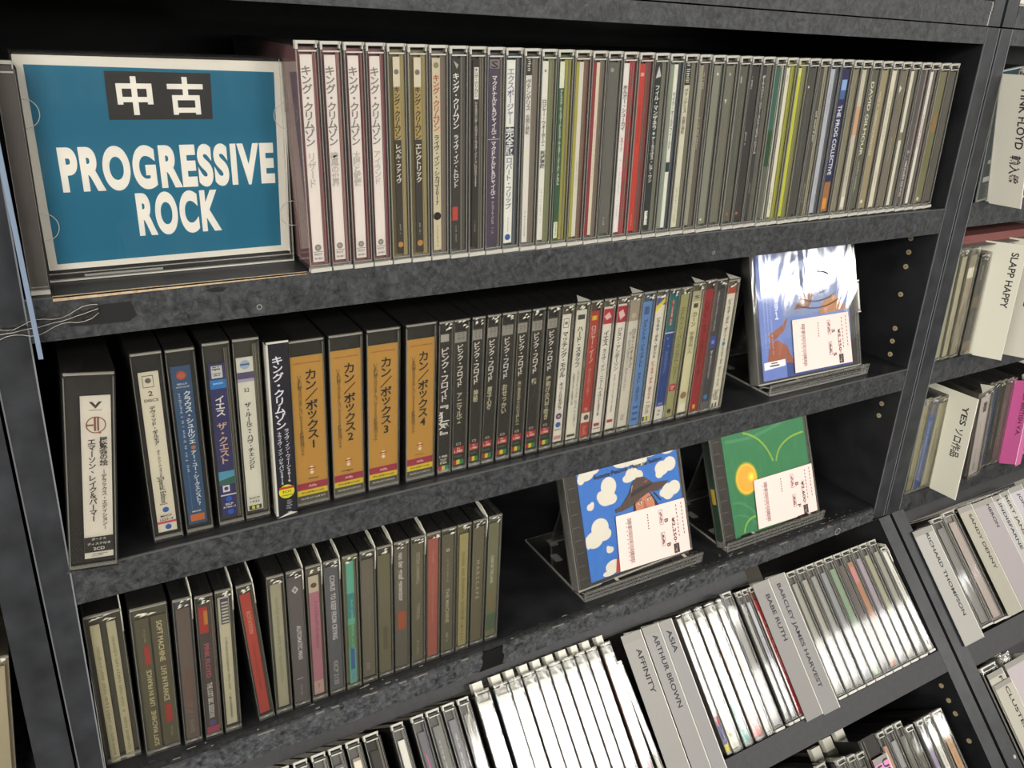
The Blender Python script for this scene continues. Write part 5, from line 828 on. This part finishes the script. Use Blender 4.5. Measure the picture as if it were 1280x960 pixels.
# blue cover with clouds and a hat
o = frame(.2508, .0158, -.3223, 21.2, 2.7); o.name = 'disc_case'; tag(o, 'face-on case with blue sky cover, clouds and brown-hatted figure', 'CD')
jewel_face(o, -.0150, .1245, -.0040, .1210, '#37322c')
b = MB(); b.box(0, .1205, .0002, .0012, 0, .1195, '#3f7cc4')
cl = '#dbd6ca'; yy = .0001
for (cx, cz, rx, rz) in ((34, 82, 9, 9), (30, 73, 10, 8), (24, 75, 5, 5), (35, 70, 7, 5), (10.5, 68.5, 4, 3.2), (13, 70.5, 2.2, 2.4), (18, 47, 10, 9), (10, 38, 10, 8), (22, 40, 8, 6), (2, 37, 6, 6), (26, 24, 4.2, 3), (24, 26, 2, 2.4), (28, 8, 10, 6), (22, 3, 8, 4), (38, 4, 8, 6), (63, 87, 8, 6), (58, 84, 7, 4), (70, 84, 6, 5), (100, 84, 9, 7), (110, 86, 8, 7), (96, 79, 5, 4), (104, 60, 8, 8), (112, 62, 8, 7), (98, 60, 5, 4), (10, 98, 9, 5), (18, 101, 8, 4), (4, 95, 5, 4), (58, 101, 16, 6), (88, 103, 14, 5), (110, 102, 10, 6), (74, 97, 9, 5), (85, 115, 20, 4), (30, 116, 18, 4)):
    yy -= .000003; rx = min(rx, cx, 120 - cx) if cx > 0 else rx; blob(b, cx, cz, max(rx, 1), min(rz, max(cz - .3, 1)), yy, cl)
P_(b, [(29, 1), (33.5, 0.5), (40, 12), (32, 14)], -.0002, '#b0483c')
P_(b, [(59, 52), (60, 60), (66, 64), (80, 67), (86, 58), (90, 50), (60, 46)], -.00025, '#3a241c')
P_(b, [(62, 48), (62, 58), (68, 63), (80, 65), (85, 56), (86, 46)], -.0003, '#c08468')
for (ex_, ez_) in ((67.5, 57.5), (79, 58.5)): blob(b, ex_, ez_, 2.2, 1.1, -.00035, '#e0d4c8'); blob(b, ex_, ez_, 1.0, 1.0, -.0004, '#3a5a5a'); P_(b, [(ex_ - 3, ez_ + 2.6), (ex_ + 2.8, ez_ + 3.2), (ex_ + 2.6, ez_ + 2.4), (ex_ - 2.6, ez_ + 1.9)], -.0004, '#5a3a2c')
P_(b, [(72, 59), (73.5, 59), (75.5, 51.5), (71.5, 51)], -.00035, '#a86c54')
P_(b, [(37, 59), (45, 60.5), (56, 70), (61, 78), (67, 82.5), (76, 81.5), (83, 76), (86, 73), (97, 72), (106, 70.5), (98, 66), (91, 64), (80, 65.5), (68, 61.5), (56, 57), (45, 55.5), (38, 56)], -.00045, '#54443c')
P_(b, [(58, 70), (68, 72.5), (84, 73.5), (86, 72), (70, 68), (58, 66)], -.0005, '#3c2e28')
P_(b, [(74, 76), (80, 78), (79, 75.5)], -.0005, '#a0584a'); P_(b, [(60, 76), (62, 77), (58, 68)], -.0005, '#b8887c')
P_(b, [(85, 64), (86.5, 64), (94, 54), (92.5, 54)], -.0005, '#3c2e28')
place(('Annette Peacock  I have no feelings', LV), .018, .101, .0905, .0960, -.0006, '#33302c', b)
b.build('cover_booklet', o)
sticker(o, ((36.5, 53.0), (121.6, 49.1), (121.6, -3.4), (33.5, 0.8)), 'BB', '¥2,250')
# green cover with a yellow disc
o = frame(.4283, .0130, -.3272, 23.8, 1.4); o.name = 'disc_case'; tag(o, 'face-on case with green cover and glowing yellow disc', 'CD')
jewel_face(o, -.0165, .1250, -.0040, .1210, '#332d27')
b = MB(); b.box(-.0165, -.0158, .0012, .0098, .002, .119, '#2a4a34'); b.box(-.0166, -.0159, .003, .008, .04, .056, '#c8a83c'); b.build('spine_card', o)
b = MB(); b.box(0, .1205, .0002, .0012, 0, .1195, '#3a8456')
for k, (r, c) in enumerate(((18.2, '#5c8c4c'), (17.2, '#8a9c44'), (16.2, '#c8b83c'), (15.0, '#dcc440'), (13.8, '#dca83c'))): blob(b, 26.5, 57.3, r * .93, r, .0001 - k * .00004, c)
for k, (r, c) in enumerate(((5.5, '#e4bc40'), (3.5, '#ecd048'), (1.8, '#f4e458'))): blob(b, 33, 58, r, r, -.00015 - k * .00004, c)
def arc(pts, wd, col, y):
    n_ = len(pts)
    for i in range(n_ - 1):
        (xa, za), (xb, zb) = pts[i], pts[i + 1]; L_ = math.hypot(xb - xa, zb - za); nx, nz = -(zb - za) / L_ * wd, (xb - xa) / L_ * wd
        P_(b, [(xa - nx, za - nz), (xb - nx, zb - nz), (xb + nx, zb + nz), (xa + nx, za + nz)], y, col)
def curve(p0, p1, p2, n=14): return [((1 - t) ** 2 * p0[0] + 2 * t * (1 - t) * p1[0] + t * t * p2[0], (1 - t) ** 2 * p0[1] + 2 * t * (1 - t) * p1[1] + t * t * p2[1]) for t in [i / n for i in range(n + 1)]]
arc(curve((30, 104), (58, 96), (67.5, 67)), 1.3, '#6aa04c', .00008); arc(curve((30, 104), (58, 96), (67.5, 67)), .6, '#a0b850', .00004)
arc(curve((72, 66), (78, 88), (118, 88)), 1.3, '#6aa04c', .00008); arc(curve((72, 66), (78, 88), (118, 88)), .6, '#a0b850', .00004)
arc(curve((13, 4), (17, 17), (32, 17)), 1.1, '#8ab44c', .00006)
arc(curve((4, 100), (50, 92), (118, 112)), 1.6, '#4f9468', .00009); arc(curve((3, 36), (14, 40), (32, 20)), 1.4, '#4a9262', .00009); arc(curve((1, 22), (12, 28), (34, 8)), 1.0, '#4a9262', .00008)
b.build('cover_booklet', o)
sticker(o, ((34.7, 53.5), (122.3, 52.2), (121.7, 0.3), (32.2, 2.9)), 'BF', '¥2,600')
# blue and orange cover in glossy wrap
o = frame(.4245, .0148, -.1522, 19.6, -1.3); o.name = 'disc_case'; tag(o, 'face-on case with pale blue cover, orange rocks and bright glare', 'CD')
jewel_face(o, -.0050, .1330, -.0030, .1215, None)
b = MB(); b.box(.001, .1215, .0002, .0012, 0, .1195, '#7088bc')
P_(b, [(1, 0), (121, 0), (121, 14), (60, 17), (1, 12)], .0001, '#3c5490'); P_(b, [(1, 60), (60, 55), (121, 62), (121, 119), (1, 119)], .0001, '#8290b4')
for pts, c in (([(8, 42), (22, 46), (38, 56), (32, 44), (24, 38), (14, 33)], '#9a5c3c'), ([(8, 18), (12, 35), (23, 36), (34, 30), (42, 12), (24, 16)], '#a0603c'), ([(12, 30), (22, 33), (31, 28), (24, 25)], '#5a5878'), ([(14, 22), (26, 24), (36, 20), (26, 18)], '#c07c4c'), ([(78, 54), (86, 66), (100, 72), (112, 62), (118, 55)], '#b07c4c'), ([(46, 62), (60, 76), (74, 74), (66, 62)], '#8a5c44')): P_(b, pts, .00005, c)
blob(b, 72, 92, 40, 16, .00006, '#aab4cc'); blob(b, 66, 90, 18, 9, .00002, '#707c98')
b.build('cover_booklet', o)
b = MB(); b.box(.0012, .0315, -.0003, .0001, 0, .1195, '#6c80b8'); P_(b, [(8, 18), (12, 35), (23, 36), (31, 31), (31, 15), (20, 15)], -.00035, '#9a5a40'); P_(b, [(10, 42), (31, 50), (31, 44), (14, 34)], -.00035, '#94583c')
P_(b, [(3, 10), (30, 11.5), (30, 17.5), (3, 17)], -.0004, '#e8e4e0'); b.quad(.010, .022, .0125, .0138, -.00045, '#44424a'); b.quad(.012, .020, .0150, .0160, -.00045, '#44424a')
draw(b, [('v', 'ツアー１９９１', .92, .46, '#dce0f0', .72, .22), ('s', .95, .2, '#a8b4d8', .2, .06), ('s', .95, .25, '#a8b4d8', .34, .06), ('s', .9, .2, '#a8b4d8', .48, .06)], .0012, .0315, 0, .1195, -.0004)
b.build('paper_band', o)
b = MB()
for (r0, r1, s_) in ((30, 31.2, 0), (22, 22.7, .4), (13, 13.6, 1.2)):
    pts = [(78 + r0 * 1.5 * math.cos(a), 84 + r0 * .8 * math.sin(a)) for a in [s_ + 3.6 + i * .18 for i in range(18)]]
    arc_pts = pts
    for i in range(len(pts) - 1): 
        (xa, za), (xb, zb) = pts[i], pts[i + 1]
        if 2 < xa < 128 and 2 < xb < 128 and 55 < za < 118: b.add([(xa * MMf, -.0012, za * MMf), (xb * MMf, -.0012, zb * MMf), (xb * MMf, -.0019, (zb + 1.2) * MMf), (xa * MMf, -.0019, (za + 1.2) * MMf)], [(0, 1, 2, 3)], 'wrap')
b.build('wrap_crease', o)
sticker(o, ((41.6, 52.4), (117.5, 52.1), (119.8, 2.2), (41.2, 2.5)), 'SS', '¥5,250')
b = MB(); b.box(.1325, .1385, .001, .012, .050, .081, 'edge2'); b.box(.1345, .1365, .0, .002, .053, .078, 'edge'); b.box(.1325, .1385, .0004, .002, .0495, .0505, 'edge'); b.box(.1325, .1385, .0004, .002, .0805, .0815, 'edge'); b.build('hinge_tab', o)
for k in o.children:
    pass
def stand(label, x0, x1, zf, tilt, y0, ld=0.0, depth=.105):
    """clear acrylic stand: base plate, sloping rest, front lip and rear strut"""
    o = tag(empty('display_stand', (x0, 0, zf)), label, 'stand', 'clear display stands'); W = x1 - x0
    def plate(nm, p, t):   # p: 4 corners; t thickness vector
        v = [Vector(q) for q in p]; tv = Vector(t); b = MB()
        b.hexa([v[0], v[1], v[1] + tv, v[0] + tv, v[3], v[2], v[2] + tv, v[3] + tv], 'acryl')
        for i in range(4):
            a, c = v[i], v[(i + 1) % 4]; inn = (sum(v, Vector()) / 4 - (a + c) / 2).normalized() * .0009
            b.hexa([a, c, c + inn, a + inn, a + tv, c + tv, c + inn + tv, a + inn + tv], 'edge2')
        return b.build(nm, o)
    plate('base_plate', [(0, .009, .0004), (W, .009, .0004), (W, depth + .009, .0004), (0, depth + .009, .0004)], (0, 0, .0020))
    plate('front_lip', [(0, .0085, .0006), (W, .0085, .0006), (W, .0085, .0115), (0, .0085, .0115)], (0, .0018, 0))
    plate('lip_ledge', [(0, .0100, .0080 - ld), (W, .0100, .0080 - ld), (W, .0190, .0052 - ld), (0, .0190, .0052 - ld)], (0, 0, .0012))
    t = math.radians(tilt)
    plate('sloping_rest', [(.004, y0, .0024), (W - .004, y0, .0024), (W - .004, y0 + .122 * math.sin(t), .0024 + .118 * math.cos(t)), (.004, y0 + .122 * math.sin(t), .0024 + .118 * math.cos(t))], (0, .002, 0))
    plate('rear_strut', [(.02, .098, .0024), (W - .02, .098, .0024), (W - .02, y0 + .124 * math.sin(t), .0024 + .116 * math.cos(t)), (.02, y0 + .124 * math.sin(t), .0024 + .116 * math.cos(t))], (0, .002, 0))
    for (cx, cy) in ((.012, .040), (.012, .075), (.022, .098)):
        b = MB(); b.add([(cx - .004, cy - .006, .0026), (cx + .004, cy - .006, .0026), (cx + .004, cy + .006, .0026), (cx - .004, cy + .006, .0026)], [(0, 1, 2, 3)], 'edge2'); b.build('slot', o)
    for cx in (.030, W - .028): 
        b = MB(); b.box(cx - .008, cx + .008, .0098, .0160, .0100, .0106, '#0e0e0e'); b.box(cx - .009, cx + .009, .0092, .0098, .0100, .0112, 'edge'); b.box(cx + .006, cx + .009, .0098, .016, .0101, .0110, 'edge'); b.build('slot', o)
stand('clear stand under the blue-sky disc', .2400, .3800, -.3356, 21.2, .0240)
stand('clear stand under the green disc', .4135, .5545, -.3356, 23.8, .0225, .004)
stand('clear stand under the glaring pale blue disc', .4300, .5680, -.1660, 19.6, .0235)
